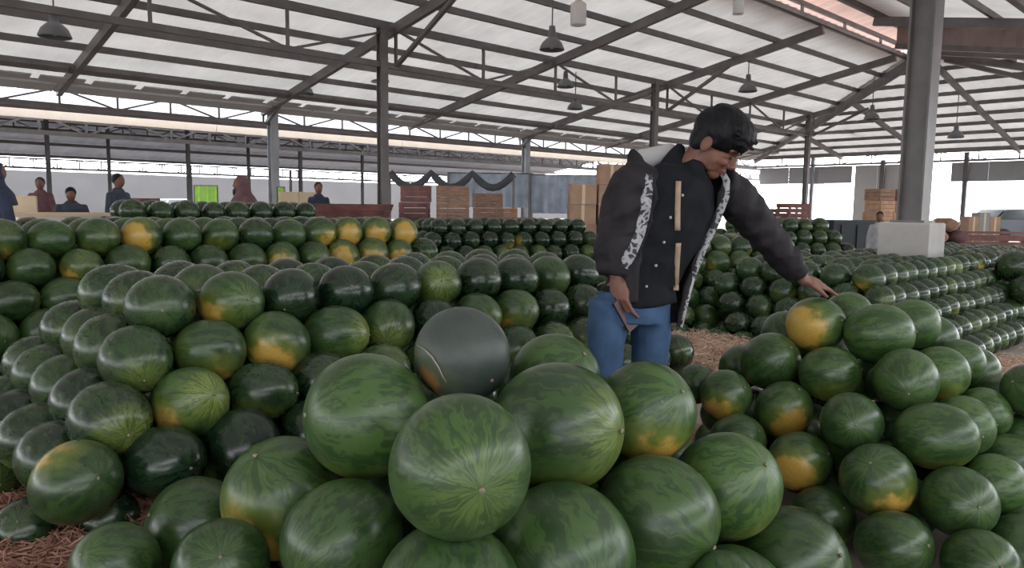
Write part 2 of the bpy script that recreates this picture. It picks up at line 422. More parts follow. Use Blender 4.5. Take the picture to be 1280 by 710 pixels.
# soffit strip near the far eave: paler translucent panels in a row
for i in range(36):
    u = -2 + i * 1.0
    MB().frame_box(W(u, 18.2, rz(0, 18.2) - .2), eu * .42, ev * .16 - ez * .03, ez * .012).build('soffit_panel', M['panelw'], ceil)
for (va, vb, dz_, mt_) in ((17.45, 17.75, .2, 'steel'), (18.55, 19.05, .2, 'panelw')):
    for i in range(6):
        u = -2 + i * 6
        MB().add([W(u, va, rz(0, va) - dz_), W(u + 5.98, va, rz(0, va) - dz_), W(u + 5.98, vb, rz(0, vb) - dz_), W(u, vb, rz(0, vb) - dz_), W(u, va, rz(0, va) - dz_ + .06), W(u + 5.98, va, rz(0, va) - dz_ + .06), W(u + 5.98, vb, rz(0, vb) - dz_ + .06), W(u, vb, rz(0, vb) - dz_ + .06)],
            [(3, 2, 1, 0), (4, 5, 6, 7), (0, 1, 5, 4), (1, 2, 6, 5), (2, 3, 7, 6), (3, 0, 4, 7)]).build('eave_board', M[mt_], ceil)
# columns
def h_column(name, u, v, z0, z1, w, label, group=None, pl=None, mt='steel', cat='column'):
    t = thing(name, W(u, v, 0), label, cat, group)
    zb = pl[1] if pl else 0
    for s in (1, -1):
        MB().box(W(u + 0, v + s * w * .46, (zb + z1) / 2), (w, w * .08, z1 - zb), eu, ev).build('flange', M[mt], t)
    MB().box(W(u, v, (zb + z1) / 2), (w * .10 if mt != 'steel' else w * .3, w * .86, z1 - zb), eu, ev).build('web', M[mt], t)
    MB().box(W(u, v, zb + .012), (w * 1.35, w * 1.35, .024), eu, ev).build('base_plate', M[mt], t)
    if pl:
        q = pl[0] / 2; c = .015; m = MB()
        prof = [(q, 0), (q, zb - c), (q - c, zb)]
        vs = []
        for (r, z) in prof:
            for a, b_ in ((1, 1), (-1, 1), (-1, -1), (1, -1)): vs.append(W(u + a * r, v + b_ * r, z))
        fs = [(3, 2, 1, 0), (8, 9, 10, 11)] + [(4 * i + k, 4 * i + (k + 1) % 4, 4 * i + 4 + (k + 1) % 4, 4 * i + 4 + k) for i in (0, 1) for k in range(4)]
        m.add(vs, fs).build('plinth', M['plinth'], t)
    return t
h_column('steel_column', 8.57, 2.85, 0, 4.85, .25, 'thick grey steel column on a tall concrete plinth', pl=(.5, 1.12), mt='steel_col' if 'steel_col' in M else 'steel')
names = {0: 'dark steel column rising behind the crate stacks', 1: 'slim dark steel column rising behind the man', 2: 'slim dark steel column beside the pale wall opening', 3: 'slim far steel column next to the thick plinth column'}
for n in range(4):
    u = [8.57, 17.8, 27.5, 36.5][n]
    if n < 3: h_column('steel_column', u, 13.0, 0, 4.85, .17, names[n], pl=(.4, .9))
    else: h_column('steel_column', U_H, 13.0, 0, 3.5, .17, names[n], pl=(.4, .9))
lab = ['pale grey eave column behind the stacks, by the lime sheet', 'pale grey eave column between crate stacks and blue-grey tarp']
for n in range(-1, 3):
    u = [-.3, 9.16, 18.7, 28.2][n + 1]
    h_column('eave_column', u, V_L, 0, 3.75, .22, lab[n] if n in (0, 1) else 'pale grey column under the far eave beyond the man', pl=(.4, .8), mt='steel_lt', group=None)
for v in (16.2, 9.7, 6.4, 2.0):
    h_column('eave_column', U_H, v, 0, 3.7, .16, 'slim column in the open end wall under the hipped roof', 'columns in the open end wall', mt='steel_lt' if v != 9.7 else 'steel')
# neighbouring hall beyond the far eave
h2 = thing('ceiling_neighbour', W(0, 31, 5.3), 'dark roof of the neighbouring hall behind a cream gutter', kind='structure')
E1, E2, RZ2, EZ2 = 20.3, 43.0, 5.1, 3.35
def rz2(v): return RZ2 - (RZ2 - EZ2) * abs(v - (E1 + E2) / 2) / ((E2 - E1) / 2)
for s in (1, -1):
    for i in range(-30, 42, 4):
        vm = (E1 + E2) / 2; ve = vm + s * (E2 - E1) / 2
        uu = np.arange(i, i + 4.01, .25); vv = []; 
        for j, u in enumerate(uu): vv += [W(u, vm, RZ2 + .1 + .03 * (j % 2)), W(u, ve, EZ2 + .1 + .03 * (j % 2))]
        MB().add(vv, [(2 * j, 2 * j + 2, 2 * j + 3, 2 * j + 1) for j in range(len(uu) - 1)]).build('roof_sheet', M['sheet2'], h2)
for i in range(-10, 42, 6):
    MB().box(W(i + 3, E1 - .12, 3.22), (5.98, .16, .19), eu, ev).build('gutter', M['gutter'], h2)
for j in range(9):
    v = E1 + .3 + j * 2.75
    MB().bar(W(-10, v, rz2(v)), W(42, v, rz2(v)), .08, .14).build('purlin', M['steel'], h2)
for v in (E1 + .3, 27.8, 35.4, E2 - .2):
    z = rz2(v) - .1
    for u in range(-10, 40, 8):
        truss(lambda i, u=u, v=v: (u + i * 1.0, v), 8, z, z - .45, None, h2, .07)
h3 = thing('ceiling_near_added', W(0, -15, 5.0), 'unseen roof added on the near side to hold back sky light', kind='structure')  # added unseen roof: darkens melon fronts, leaves a narrow sky strip for highlights
for s, (va, za, vb, zb) in enumerate(((-5.6, 3.5, -16, 5.1), (-16, 5.1, -27, 3.5))):
    for i in range(-34, 38, 4):
        uu = np.arange(i, i + 4.01, .25); vv = []
        for j, u in enumerate(uu): vv += [W(u, va, za + .03 * (j % 2)), W(u, vb, zb + .03 * (j % 2))]
        MB().add(vv, [(2 * j, 2 * j + 2, 2 * j + 3, 2 * j + 1) for j in range(len(uu) - 1)]).build('roof_sheet', M['sheet2'], h3)
for v, z in ((-5.7, 3.4), (-8.5, 3.85), (-12, 4.4), (-16, 5.0), (-20, 4.4), (-24, 3.8), (-26.8, 3.4)): MB().bar(W(-34, v, z), W(38, v, z), .08, .14).build('purlin', M['steel'], h3)
for u in (-8, 1.5, 11, 20.5, 30):
    for v, z in ((-5.8, 3.4), (-16, 5.0), (-26.8, 3.4)): MB().bar(W(u, v, 0), W(u, v, z), .2, .2).build('post', M['steel'], h3)
hall2 = {}
for v, us2 in ((27.8, (1.2, 5.6, 10.0, 14.4)), (35.4, (3.2, 9.4, 15.6, 22)), (E2 - .2, (3.6, 8.6, 15.5, 21.5, 28))):
    for u in us2:
        h_column('hall_column', u, v, 0, rz2(v) - .1, .12, 'slim grey column in the neighbouring hall behind the stacks', 'columns of the neighbouring hall')
# walls beyond
tag(MB().box(W(28, 55, 1.55), (110, .3, 3.1), eu, ev).build('wall_back', M['ywall']), 'long grey boundary wall beyond the neighbouring hall', kind='structure')
def panelrow(name, u, v0, v1, z0, z1, mt, label, n):
    t = thing(name, W(u, (v0 + v1) / 2, z0), label, kind='structure')
    for i in range(n):
        a = v0 + (v1 - v0) * i / n; b_ = v0 + (v1 - v0) * (i + 1) / n
        MB().box(W(u + .03 * (i % 2), (a + b_) / 2, (z0 + z1) / 2), (.05, b_ - a - .02, z1 - z0), eu, ev).build('panel', M[mt], t)
    return t
panelrow('wall_end', U_H + .15, -3.5, 10.3, 2.5, 3.3, 'panel', 'row of grey hanging panels across the open end', 10)
panelrow('wall_end_upper', U_H + .15, 14.4, 19.0, 2.5, 3.3, 'panel', 'grey hanging panels left of the white wall', 3)
panelrow('wall_end_white', U_H + .2, 12.3, 14.3, 0, 3.3, 'panelw', 'white full-height wall panel in the open end', 2)
# ------------------------------------------------------------------ hanging lamps
def lamp(px, py, d, dia, white=False, label=''):
    c = pix(px, py, d); u, v = toUV(c); r = dia / 2
    zt = rz(u, v) + .0 if u < U_H and v < V_L else rz2(v)
    t = thing('pendant_lamp', c, label, 'lamp', 'lamps hanging under the roof')
    H = dia * .62
    if white:
        MB().loft([c - ez * H * .7, c - ez * H * .68, c + ez * H * .55, c + ez * H * .75], [r * .6, r * .62, r * .62, r * .3], n=16).build('shade', M['lampw'], t, True)
    else:
        pr = [(r, -.5), (r * .97, -.42), (r * .80, -.1), (r * .5, .15), (r * .3, .25), (r * .28, .5)]
        m = MB(); m.loft([c + ez * H * z for _, z in pr] + [c + ez * H * z for _, z in reversed(pr[:-1])][:0], [q for q, _ in pr], n=18, cap=False)
        m.loft([c + ez * H * (z - .03) for _, z in reversed(pr)], [q * .95 for q, _ in reversed(pr)], n=18, cap=False)
        m.build('shade', M['lamp'], t, True)
        MB().loft([c + ez * H * .45, c + ez * H * .95], [r * .3, r * .24], n=12).build('lamp_cap', M['lamp'], t)
        MB().ell(c - ez * H * .12, (r * .3, r * .3, r * .4)).build('bulb', M['lampw'], t, True)
    zz = max(zt, c[2] + H)
    MB().bar(c + ez * H * .5, V3((c[0], c[1], zz + .05)), .02, .02).build('hanging_rod', M['steel'], t)
for a in ((68, 34, 11.5, .48, False, 'large grey bell lamp hanging nearest the cream gutter corner of the roof'),
          (475, 95, 19, .48, False, 'grey bell lamp hanging in front of the dark steel column'),
          (690, 52, 14.5, .5, False, 'grey bell lamp hanging beside the white canister lamp'),
          (707, 102, 19.5, .46, False, 'grey bell lamp hanging inside the long truss'),
          (719, 130, 20, .44, False, 'lower grey bell lamp hanging below the long truss'),
          (381, 110, 19, .46, False, 'grey bell lamp hanging above the pale eave column'),
          (283, 122, 20, .36, True, 'small white lamp hanging near the far eave'),
          (935, 107, 20, .5, False, 'grey bell lamp hanging above the man\'s hair'),
          (1195, 166, 24, .5, False, 'grey bell lamp hanging under the hipped end'),
          (1090, 143, 24, .5, False, 'grey bell lamp hanging between diagonal braces'),
          (723, 17, 12, .42, True, 'white canister lamp hanging from a purlin'),
          (923, 8, 12.5, .30, True, 'white flat lamp under the ridge slot')):
    lamp(*a)
# ------------------------------------------------------------------ watermelons: layout
ML = []   # dict(p, r, e, axis, spot, A, B, C, pile, layer, label, group)
def melon(p, r, pile, layer, axis=None, spot=None, A=.2, B=0., C=.3, e=1.07, label=None, flat=.97, fixed=False, ij=None):
    ML.append(dict(ij=ij, p=V3(p), r=r, pile=pile, layer=layer, axis=axis, spot=spot, A=A, B=B, C=C, e=e, label=label, flat=flat, fixed=fixed))
def scr(x, y, toward=1.0):
    """direction given by screen offsets (x right, y up), rest towards the viewer"""
    q = x * x + y * y; t = math.sqrt(max(0., 1 - min(q, .98))) * toward
    return nrm(x * Rt + y * Up - t * Fd)
FG = [  # cx, cy, w, h, depth, A, B, C, axis(x,y), spot(x,y), label
 (460, 520, 152, 155, 2.098, .80, .34, .2, (-.85, .1), (-.75, -.55), 'large striped green watermelon with a yellowish lower side, left of the dusty grey one'),
 (575, 582, 181, 171, 1.611, .72, 0, .55, (.34, -.08), (-.9, -.2), 'big round green watermelon with its blossom end showing, below the dusty grey one'),
 (578, 443, 124, 114, 2.192, .10, .36, .1, (.62, -.45), (-.40, -.72), 'dusty grey-green watermelon with a pale scratch on top of the front heap'),
 (697, 533, 163, 163, 2.024, .50, .42, .85, (.88, .02), (.86, -.15), 'large dark green watermelon turning yellow-green on its side, beside the dusty grey one'),
 (806, 515, 126, 120, 2.258, .82, .50, .2, (.6, .5), (-.15, -.93), 'light green watermelon with a yellow underside below the man\'s jeans'),
 (693, 474, 116, 108, 2.325, .70, 0, .2, (.6, .6), (0, -1), 'green watermelon peeping up behind the front heap beside the man\'s jeans'),
 (908, 607, 128, 138, 2.211, .98, .30, .3, (.5, .55), (.6, -.75), 'pale green watermelon at the edge of the front heap facing the man-side stack'),
 (821, 645, 158, 146, 2.016, .60, .12, .4, (.75, -.3), (.7, -.6), 'oval green watermelon under the light green one with yellow underside'),
 (704, 693, 184, 170, 1.821, .62, 0, .3, (.4, -.6), (-.2, -.9), 'big dark-striped watermelon resting below the big round one'),
 (562, 746, 190, 172, 1.641, .55, 0, .3, (.3, -.5), (0, -1), 'big green watermelon at the foot of the front heap'),
 (428, 674, 158, 140, 1.897, .62, 0, .45, (-.62, -.45), (.3, -.9), 'round striped watermelon with a stem scar, beside the yellow-bellied one'),
 (356, 622, 146, 154, 2.152, .72, .58, .2, (-.3, .8), (-.42, -.68), 'green watermelon with a broad yellow belly in the front heap'),
 (246, 657, 116, 118, 2.213, .45, 0, .2, (-.7, .4), (0, -1), 'dull green watermelon at the side of the front heap above the brown straw'),
 (277, 708, 124, 108, 1.904, .50, 0, .3, (.3, .5), (0, -1), 'half-hidden green watermelon low in the front heap'),
 (145, 705, 114, 92, 1.960, .55, .2, .3, (-.4, .5), (-.7, -.6), 'green watermelon lying at the edge of the brown straw'),
 (985, 705, 156, 130, 2.252, .38, 0, .3, (.6, .4), (0, -1), 'dark oval watermelon between the front heap and the yellow-spotted stack'),
 (915, 755, 150, 130, 2.033, .50, 0, .3, (.3, .5), (0, -1), 'low green watermelon in front of the dark oval one')]
for (cx, cy, w_, h_, d, A, B, C_, ax, sp, lb) in FG:
    melon(pix(cx, cy, d), (w_ + h_) / 4 * d / FPX, 'front', 0, scr(*ax), scr(*sp), A, B, C_, 1.04, lb, 1.0, True)
RPL = [
 (1020, 406, 76, 66, 3.295, .75, .80, (.5, .2), (-.78, -.1)), (1098, 417, 87, 72, 3.142, .80, 0, (.8, .1), (0, -1)), (1140, 405, 66, 60, 3.274, .9, 0, (.8, .1), (0, -1)), (1060, 394, 60, 56, 3.41, .8, 0, (.7, .2), (0, -1)),
 (963, 451, 78, 67, 3.308, .6, 0, (.4, .5), (0, -1)), (1037, 467, 78, 65, 3.132, .7, .25, (.8, .2), (-.4, -.85)), (1132, 475, 97, 74, 2.925, .75, 0, (-.4, -.25), (0, -1)), (1174, 467, 70, 66, 3.053, 1, .35, (.9, .1), (.8, -.2)), (1200, 454, 60, 62, 3.19, .9, 0, (.9, .1), (0, -1)),
 (907, 494, 64, 60, 3.176, .55, .55, (.5, .4), (-.4, -.6)), (979, 512, 78, 66, 3.15, .65, .66, (.3, .75), (-.05, -.62)), (1064, 528, 88, 72, 2.8, .55, 0, (-.3, .1), (0, -1)), (1170, 545, 104, 80, 2.679, .7, .4, (.8, .1), (.2, -.95)), (1202, 532, 76, 72, 2.84, .95, 0, (.9, .1), (0, -1)), (1228, 517, 66, 64, 2.98, .9, 0, (.9, .1), (0, -1)), (1252, 501, 60, 60, 3.133, .8, 0, (.9, .1), (0, -1)),
 (1000, 577, 80, 72, 2.886, .6, .72, (.6, .4), (-.55, -.3)), (1097, 600, 95, 84, 2.602, .6, .5, (-.5, .6), (.2, -.68)), (1198, 627, 104, 84, 2.498, .6, 0, (-.1, .15), (0, -1)), (1243, 605, 76, 78, 2.613, .85, 0, (.8, .2), (0, -1)), (1262, 577, 70, 66, 2.838, .8, 0, (.8, .2), (0, -1)),
 (1027, 646, 88, 72, 2.68, .55, .25, (.3, .5), (.3, -.75)), (1117, 682, 102, 82, 2.434, .5, 0, (.4, .3), (0, -1)), (1225, 706, 106, 84, 2.309, .5, 0, (-.1, .3), (0, -1)), (922, 552, 74, 66, 3.002, .5, 0, (.5, .5), (0, -1)), (1272, 662, 80, 78, 2.661, .6, 0, (.6, .3), (0, -1)), (1280, 549, 64, 60, 2.986, .7, 0, (.8, .2), (0, -1)), (870, 480, 50, 50, 3.362, .4, 0, (.5, .4), (0, -1)), (935, 600, 80, 70, 3.12, .5, 0, (.5, .3), (0, -1))]
rlay = [1] * 4 + [2] * 5 + [3] * 7 + [4] * 5 + [5, 5, 5, 4, 5, 4, 4, 5]
for i, (cx, cy, w_, h_, d, A, B, ax, sp) in enumerate(RPL):
    melon(pix(cx, cy, d), min(w_, h_ * 1.05) * .5 * d / FPX, 'side', rlay[i], scr(*ax), scr(*sp), A, B, .3, 1.0 + max(0, (w_ / h_ - 1.04)) * .75, None, 1.0, True)
nfix = len(ML)
SPOTS = [(48, 300, .5, -.3, -.5), (163, 296, .95, 0, -.15), (207, 297, .6, .1, -.45), (255, 296, .2, 0, -.8), (300, 296, .3, .2, -.5), (343, 295, .75, .15, -.1), (410, 294, .4, .2, -.4), (447, 293, .7, .3, -.2), (478, 293, .7, .2, -.35), (510, 292, .75, .35, -.2),
         (90, 338, .6, -.3, -.6), (190, 326, .5, .1, -.5), (60, 372, .4, .1, -.6), (360, 328, .6, .2, -.5), (440, 320, .8, .1, -.3), (470, 318, .7, .2, -.4), (508, 320, .7, .2, -.4), (905, 322, .5, .2, -.3), (935, 332, .5, .2, -.3)]
OVR = {  # looks of the facing melons of the long stack, read off the photograph: (layer, place) -> A, B, C, spot(x, y)
 (0, 0): (.34, .1, .4, (0, -.9)), (0, 1): (.46, .62, .6, (-.45, -.6)), (0, 2): (.06, 0, .2, (0, -1)), (0, 3): (.02, 0, .1, (0, -1)), (0, 4): (.12, 0, .2, (0, -1)), (0, 5): (.5, .45, .9, (.1, -.55)), (0, 6): (.08, 0, .3, (0, -1)), (0, 7): (.1, 0, .3, (0, -1)), (0, 8): (.5, .2, .5, (.2, -.7)), (0, 9): (.05, 0, .3, (0, -1)),
 (1, 0): (.34, 0, .8, (0, -1)), (1, 1): (.42, .4, .7, (.05, -.75)), (1, 2): (.45, .62, .5, (.1, -.66)), (1, 3): (.55, .1, 1, (0, -.9)), (1, 4): (.45, .4, .9, (0, -.85)), (1, 5): (.1, 0, .3, (0, -1)), (1, 6): (.5, .3, .7, (.2, -.6)), (1, 7): (.6, .6, .6, (.2, -.5)), (1, 8): (.1, 0, .2, (0, -1)),
 (2, 0): (.22, .15, .9, (.1, -.9)), (2, 1): (.75, .3, 1, (-.6, -.5)), (2, 2): (.22, .3, .4, (.5, -.7)), (2, 3): (.1, 0, .3, (0, -1)), (2, 4): (.3, 0, .6, (0, -1)),
 (3, 0): (.42, .38, .2, (.6, .5)), (3, 1): (.04, 0, .1, (0, -1)), (3, 2): (.03, 0, .1, (0, -1))}
def stack(pile, org, du, dv, nu, nv, nl, d, dz, ztop, su=None, A=(.05, .35), spotp=.4, adir=None, grow_u=.5, skip=None, zs=None, mirror_u=True, shrink=0., spotdir=(0, -.6), C=(.2, .7), back=False):
    """square-packed stack: org = centre of the front first melon of the top layer (u, v); lower layers step out half a melon"""
    nprev = len(ML); PP = np.array([m['p'] for m in ML]); PR = np.array([m['r'] for m in ML])
    du, dv = V3(du), V3(dv); sp_u = su or d * 1.02; sp_v = d * 1.10
    for n in range(nl):
        z = zs[n] if zs else ztop - n * dz
        for i in range(nu + (n if mirror_u else 0)):
            for j in range(nv + n):
                p = V3((*org, 0)) + du * ((i - n * .5) * sp_u) + dv * ((j - n * .5) * sp_v)
                p = p + V3((*rng.normal(0, d * .015, 2), 0)); p[2] = z + rng.normal(0, d * .015)
                r = d / 2 * (1 + float(np.clip(rng.normal(0, .03), -.05, .05))) * (1 - shrink * i / nu)
                if skip and skip(p, n): continue
                p[2] = max(p[2], r * .96)
                f = -dv if adir is None else V3(adir)
                ax = nrm(f + rng.normal(0, .30, 3))
                if rng.random() < .16: ax = nrm(du + rng.normal(0, .3, 3))
                B = rng.uniform(.2, .75) if rng.random() < spotp else 0
                spd = nrm(f * rng.uniform(.4, 1.1) - ez * rng.uniform(.5, 1.) + du * rng.normal(0, .4))
                A_, C_ = rng.uniform(*A), rng.uniform(*C)
                if pile == 'long':
                    if n == 4 and j == 0: continue
                    if j == 0 and (n, i) in OVR: A_, B, C_, q_ = OVR[(n, i)]; spd = scr(*q_)
                if pile in ('rear', 'mid') and j == 0:
                    q2 = proj(p); B = 0 if rng.random() < .8 else .3
                    for (sx_, sy_, B_, dx_, dy_) in SPOTS:
                        if math.hypot(q2[0] - sx_, q2[1] - sy_) < 15: B = B_; spd = scr(dx_, dy_); A_ = max(A_, .45); ax = nrm(np.cross(spd, eu) + rng.normal(0, .15, 3)) if B_ > .55 else ax
                # neighbouring stacks butt against each other: no melon where another already lies
                if nprev and (np.linalg.norm(PP - p, axis=1) < (PR + r) * .93).any(): continue
                melon(p, r, pile, n + 1, ax, spd, A_, B, C_, 1.05 + rng.uniform(0, .06), ij=(i, j))
for (px, py, z_, r) in ((38, 662, .20, .105), (136, 650, .20, .10), (-40, 668, .2, .1)):
    melon(pixz(px, py, z_), r, 'long', 5, scr(.2, .5), scr(0, -1), .12, 0, .3)
stack('long', W(.93, 2.92, 0)[:2], eu, ev, 10, 3, 5, .258, .163, .848, zs=[.848, .688, .53, .385, .25], A=(.02, .38), spotp=.42, C=(.25, .8), shrink=.07)
stack('rear', W(.55, 5.4, 0)[:2], eu, ev, 13, 3, 6, .262, .174, 1.0, su=.267, A=(.22, .62), spotp=.55, C=(.2, .7))
stack('haze', W(2.35, 8.1, 0)[:2], eu, ev, 8, 2, 7, .265, .166, 1.13, A=(.15, .35), spotp=.1, C=(.1, .3))
a4 = nrm(pix(725, 300, 10.2) * V3((1, 1, 0)) - pix(535, 300, 9.2) * V3((1, 1, 0))); b4 = np.cross(ez, a4)
p4 = pixz(548, 286, .97)
stack('dark', p4[:2] / np.linalg.norm(p4[:2]) * 9.4, a4, b4, 9, 3, 6, .25, .166, .96, A=(0, .15), spotp=.12, C=(.1, .4))
for (px, py, r, A, B) in ((911, 407, .125, .3, .8), (946, 411, .13, .05, 0), (975, 384, .13, .3, .3), (878, 402, .12, .1, 0), (1005, 402, .125, .2, 0), (1068, 352, .13, .05, 0), (1034, 352, .13, .08, 0)):
    q = pixz(px, py, r if py > 395 else .30)
    if px > 1030: q = pix(px, py, 6.4)
    melon(q, r, 'loose', 1, scr(.2, .3), scr(-.1, -.3), A, B, .3)
a5 = nrm(V3((1, .35, 0))); b5 = np.cross(ez, a5)
stack('mid', pix(872, 330, 7.3)[:2], a5, b5, 5, 4, 6, .245, .15, .86, A=(.08, .5), spotp=.3)
stack('blue', pix(948, 290, 10.6)[:2], a5, b5, 5, 3, 6, .26, .174, 1.0, A=(.15, .4), spotp=.1)
colp = W(8.57, 2.85, 0)
stack('right', W(6.05, 2.3, 0)[:2], eu, ev, 24, 5, 5, .238, .145, .70, su=.243, A=(.06, .36), spotp=.22, skip=lambda p, n: abs((p - colp) @ eu) < .40 and abs((p - colp) @ ev) < .40, mirror_u=True)
for (px, py, d, r) in ((1268, 333, 7.5, .17), (1283, 362, 7.3, .16), (1296, 330, 7.9, .17)):
    melon(pix(px, py, d), r, 'topright', 1, nrm(-eu + .3 * ev), nrm(-ez), .15, 0, .3)
# fillers underneath the two front heaps so that every melon is carried
def zbuf(items):
    Hh, Ww = 355, 640; Zb = np.full((Hh, Ww), 1e9); Id = np.full((Hh, Ww), -1)
    for i, m in enumerate(items):
        x, y, d = proj(m['p'])
        if d < .4: continue
        x, y, r = x / 2, y / 2, m['r'] * FPX / d / 2
        x0, x1, y0, y1 = int(max(0, x - r)), int(min(Ww, x + r + 2)), int(max(0, y - r)), int(min(Hh, y + r + 2))
        if x1 <= x0 or y1 <= y0: continue
        yy, xx = np.mgrid[y0:y1, x0:x1]; q = 1 - ((xx - x) ** 2 + (yy - y) ** 2) / r ** 2
        zz = np.where(q > 0, d - m['r'] * np.sqrt(np.clip(q, 0, 1)), 1e9)
        s = Zb[y0:y1, x0:x1]; t = zz < s; s[t] = zz[t]; Id[y0:y1, x0:x1][t] = i
    return np.bincount(Id[Id >= 0], minlength=len(items))
def fillers(pile, c, ex, r0, n, A, zmax):
    """melons inside a heap: each rests on the floor or on others, under or behind the ones in view"""
    g = np.random.default_rng(11); pts = g.uniform(-1, 1, (n, 2)) * V3(ex)[:2] + V3(c)[:2]; count = 0
    fx = [m for m in ML if m['pile'] == pile and m['fixed']]; legs = [V3((*knp, 0)) for knp in ((.42, 2.95), (.55, 3.0))]
    for lev_ in range(5):
        for q in pts:
            r = r0 * g.uniform(.88, 1.05); AP = np.array([m['p'] for m in ML]); AR = np.array([m['r'] for m in ML])
            z = r * .98
            if lev_:      # drop it onto what lies below
                hd = np.hypot(AP[:, 0] - q[0], AP[:, 1] - q[1]); k_ = hd < (AR + r) * .96
                low = k_ & (AP[:, 2] < zmax - .1)
                if low.sum() < 2: continue
                zs_ = np.sort(AP[low, 2] + np.sqrt(np.clip((AR[low] + r) ** 2 - hd[low] ** 2, 0, None)))
                cand_z = [zz for zz in zs_ if zz < zmax]
                if not cand_z: continue
                z = None
                for zz in cand_z:
                    dd_ = np.linalg.norm(AP - V3((q[0], q[1], zz)), axis=1)
                    if (dd_ >= (AR + r) * .93).all(): z = zz; break
                if z is None: continue
            p = V3((q[0], q[1], z))
            if (np.linalg.norm(AP - p, axis=1) < (AR + r) * .93).any(): continue
            if any(np.hypot(*(p - l_)[:2]) < r + .12 for l_ in legs): continue
            up_ = [m for m in fx if np.linalg.norm((m['p'] - p)[:2]) < .30 and m['p'][2] > z + .04]
            if not up_: continue
            cand = dict(ij=None, p=p, r=r, pile=pile, layer=9 if pile == 'front' else int(np.clip(round((.74 - z) / .15) + 1, 1, 5)), axis=nrm(g.normal(0, 1, 3)), spot=V3((0, 0, -1)), A=A, B=0., C=.3, e=1.02, label=None, flat=1., fixed=False)
            x, y, dd = proj(p)
            if zbuf([m for m in ML if m['pile'] == pile] + [cand])[-1] * 4 > .42 * math.pi * (r * FPX / dd) ** 2: continue
            ML.append(cand); count += 1
    print('fillers', pile, count)
def settle(pile):
    """low ones slide along their line of sight until they lie on the floor"""
    for m in ML:
        if m['pile'] != pile or not m['fixed'] or not (0 < abs(m['p'][2] - m['r']) < .045): continue
        x, y, d = proj(m['p']); D_ = (m['p'] - CAM) / d; k_ = m['r'] / d; dn = CAMZ / (k_ - D_[2]); q = CAM + D_ * dn; r = k_ * dn
        oth = [o for o in ML if o is not m]
        if all(np.linalg.norm(o['p'] - q) > (o['r'] + r) * .94 for o in oth): m['p'], m['r'] = q, r
def prop(pile, A):
    """a hidden melon under every heap melon that nothing carries yet"""
    g = np.random.default_rng(5); legs = [V3((.42, 2.95, 0)), V3((.55, 3.0, 0))]; added = 0
    for rnd in range(3):
        for m in [m for m in ML if m['pile'] == pile]:
            if m['p'][2] - m['r'] < .03: continue
            AP = np.array([o['p'] for o in ML]); AR = np.array([o['r'] for o in ML]); dd_ = np.linalg.norm(AP - m['p'], axis=1)
            if ((dd_ < (AR + m['r']) * 1.015) & (AP[:, 2] < m['p'][2] - .02)).any(): continue
            for t_ in range(400):
                r = g.uniform(.075, .135); v_ = g.normal(0, 1, 3); v_[2] = -abs(v_[2]) - .35; v_ = nrm(v_); p = m['p'] + v_ * (r + m['r']) * .985
                if p[2] < r * .97 or (np.linalg.norm(AP - p, axis=1) < (AR + r) * .955).any(): continue
                if any(np.hypot(*(p - l_)[:2]) < r + .12 for l_ in legs): continue
                cand = dict(ij=None, p=p, r=r, pile=pile, layer=9 if pile == 'front' else int(np.clip(round((.74 - p[2]) / .15) + 1, 1, 5)), axis=nrm(g.normal(0, 1, 3)), spot=V3((0, 0, -1)), A=A, B=0., C=.3, e=1.0, label=None, flat=1., fixed=False)
                x, y, d = proj(p)
                if zbuf([o for o in ML if o['pile'] == pile] + [cand])[-1] * 4 > .35 * math.pi * (r * FPX / d) ** 2: continue
                ML.append(cand); added += 1; break
    print('props', pile, added)
settle('front'); settle('side')
fillers('front', (-.05, 2.05), (1.0, .45), .135, 420, .5, .62)
fillers('side', (1.55, 3.05), (.75, .75), .118, 420, .5, .66)
prop('front', .5); prop('side', .5)
# the man hides some: rough spheres only for ranking what is in view
occ = [dict(p=pix(x, y, 2.9), r=r * 2.9 / FPX) for x, y, r in ((905, 178, 40), (850, 240, 50), (850, 300, 50), (770, 300, 34), (770, 250, 34), (815, 360, 40), (757, 415, 22), (813, 415, 24), (960, 290, 25), (985, 325, 22))]
vis = zbuf(ML + occ)[:len(ML)]
order = np.argsort(-vis)
for m_, v_ in zip(ML, vis): m_['vis'] = int(v_)
single = set(int(i) for i in order[:300] if vis[i] >= 4)
# ------------------------------------------------------------------ watermelons: meshes
def melon_mesh(name, n, m, seed, axis_lobes=True):
    b = MB(); b.ell((0, 0, 0), 1, x=(0, 1, 0), y=(0, 0, 1), z=(1, 0, 0), n=n, m=m)
    V = np.array(b.v); unit = V.copy(); g = np.random.default_rng(seed)
    ph = g.uniform(0, 6, 6)
    lon = np.arctan2(V[:, 2], V[:, 1]); x = V[:, 0]
    k = 1 + .010 * np.sin(2 * lon + ph[0]) * (1 - x ** 2) + .008 * np.sin(3 * lon + ph[1] + x) * (1 - x ** 2) + .014 * np.sin(1.7 * x + ph[2])
    V = V * k[:, None]; V[:, 0] *= 1 - .035 * np.abs(x) ** 6
    me = bpy.data.meshes.new(name); me.from_pydata(V.tolist(), [], b.f); me.update()
    me.polygons.foreach_set('use_smooth', [True] * len(me.polygons))
    at = me.attributes.new('loc', 'FLOAT_VECTOR', 'POINT'); at.data.foreach_set('vector', unit.astype(np.float32).ravel())
    me.materials.append(M['melon']); return me
big = [melon_mesh('watermelon_big', 48, 28, s) for s in range(4)]
mid_ = [melon_mesh('watermelon_mid', 28, 16, s + 10) for s in range(5)]
sml = [melon_mesh('watermelon_small', 18, 11, s + 20) for s in range(4)]
sb = MB(); sb.loft([(.985, 0, 0), (1.012, 0, 0), (1.018, 0, 0), (1.004, 0, 0)], [.042, .036, .022, .010], hint=(0, 1, 0), n=10)
scar_me = sb.mesh('stem_scar', smooth=True); scar_me.materials.append(M['scar'])
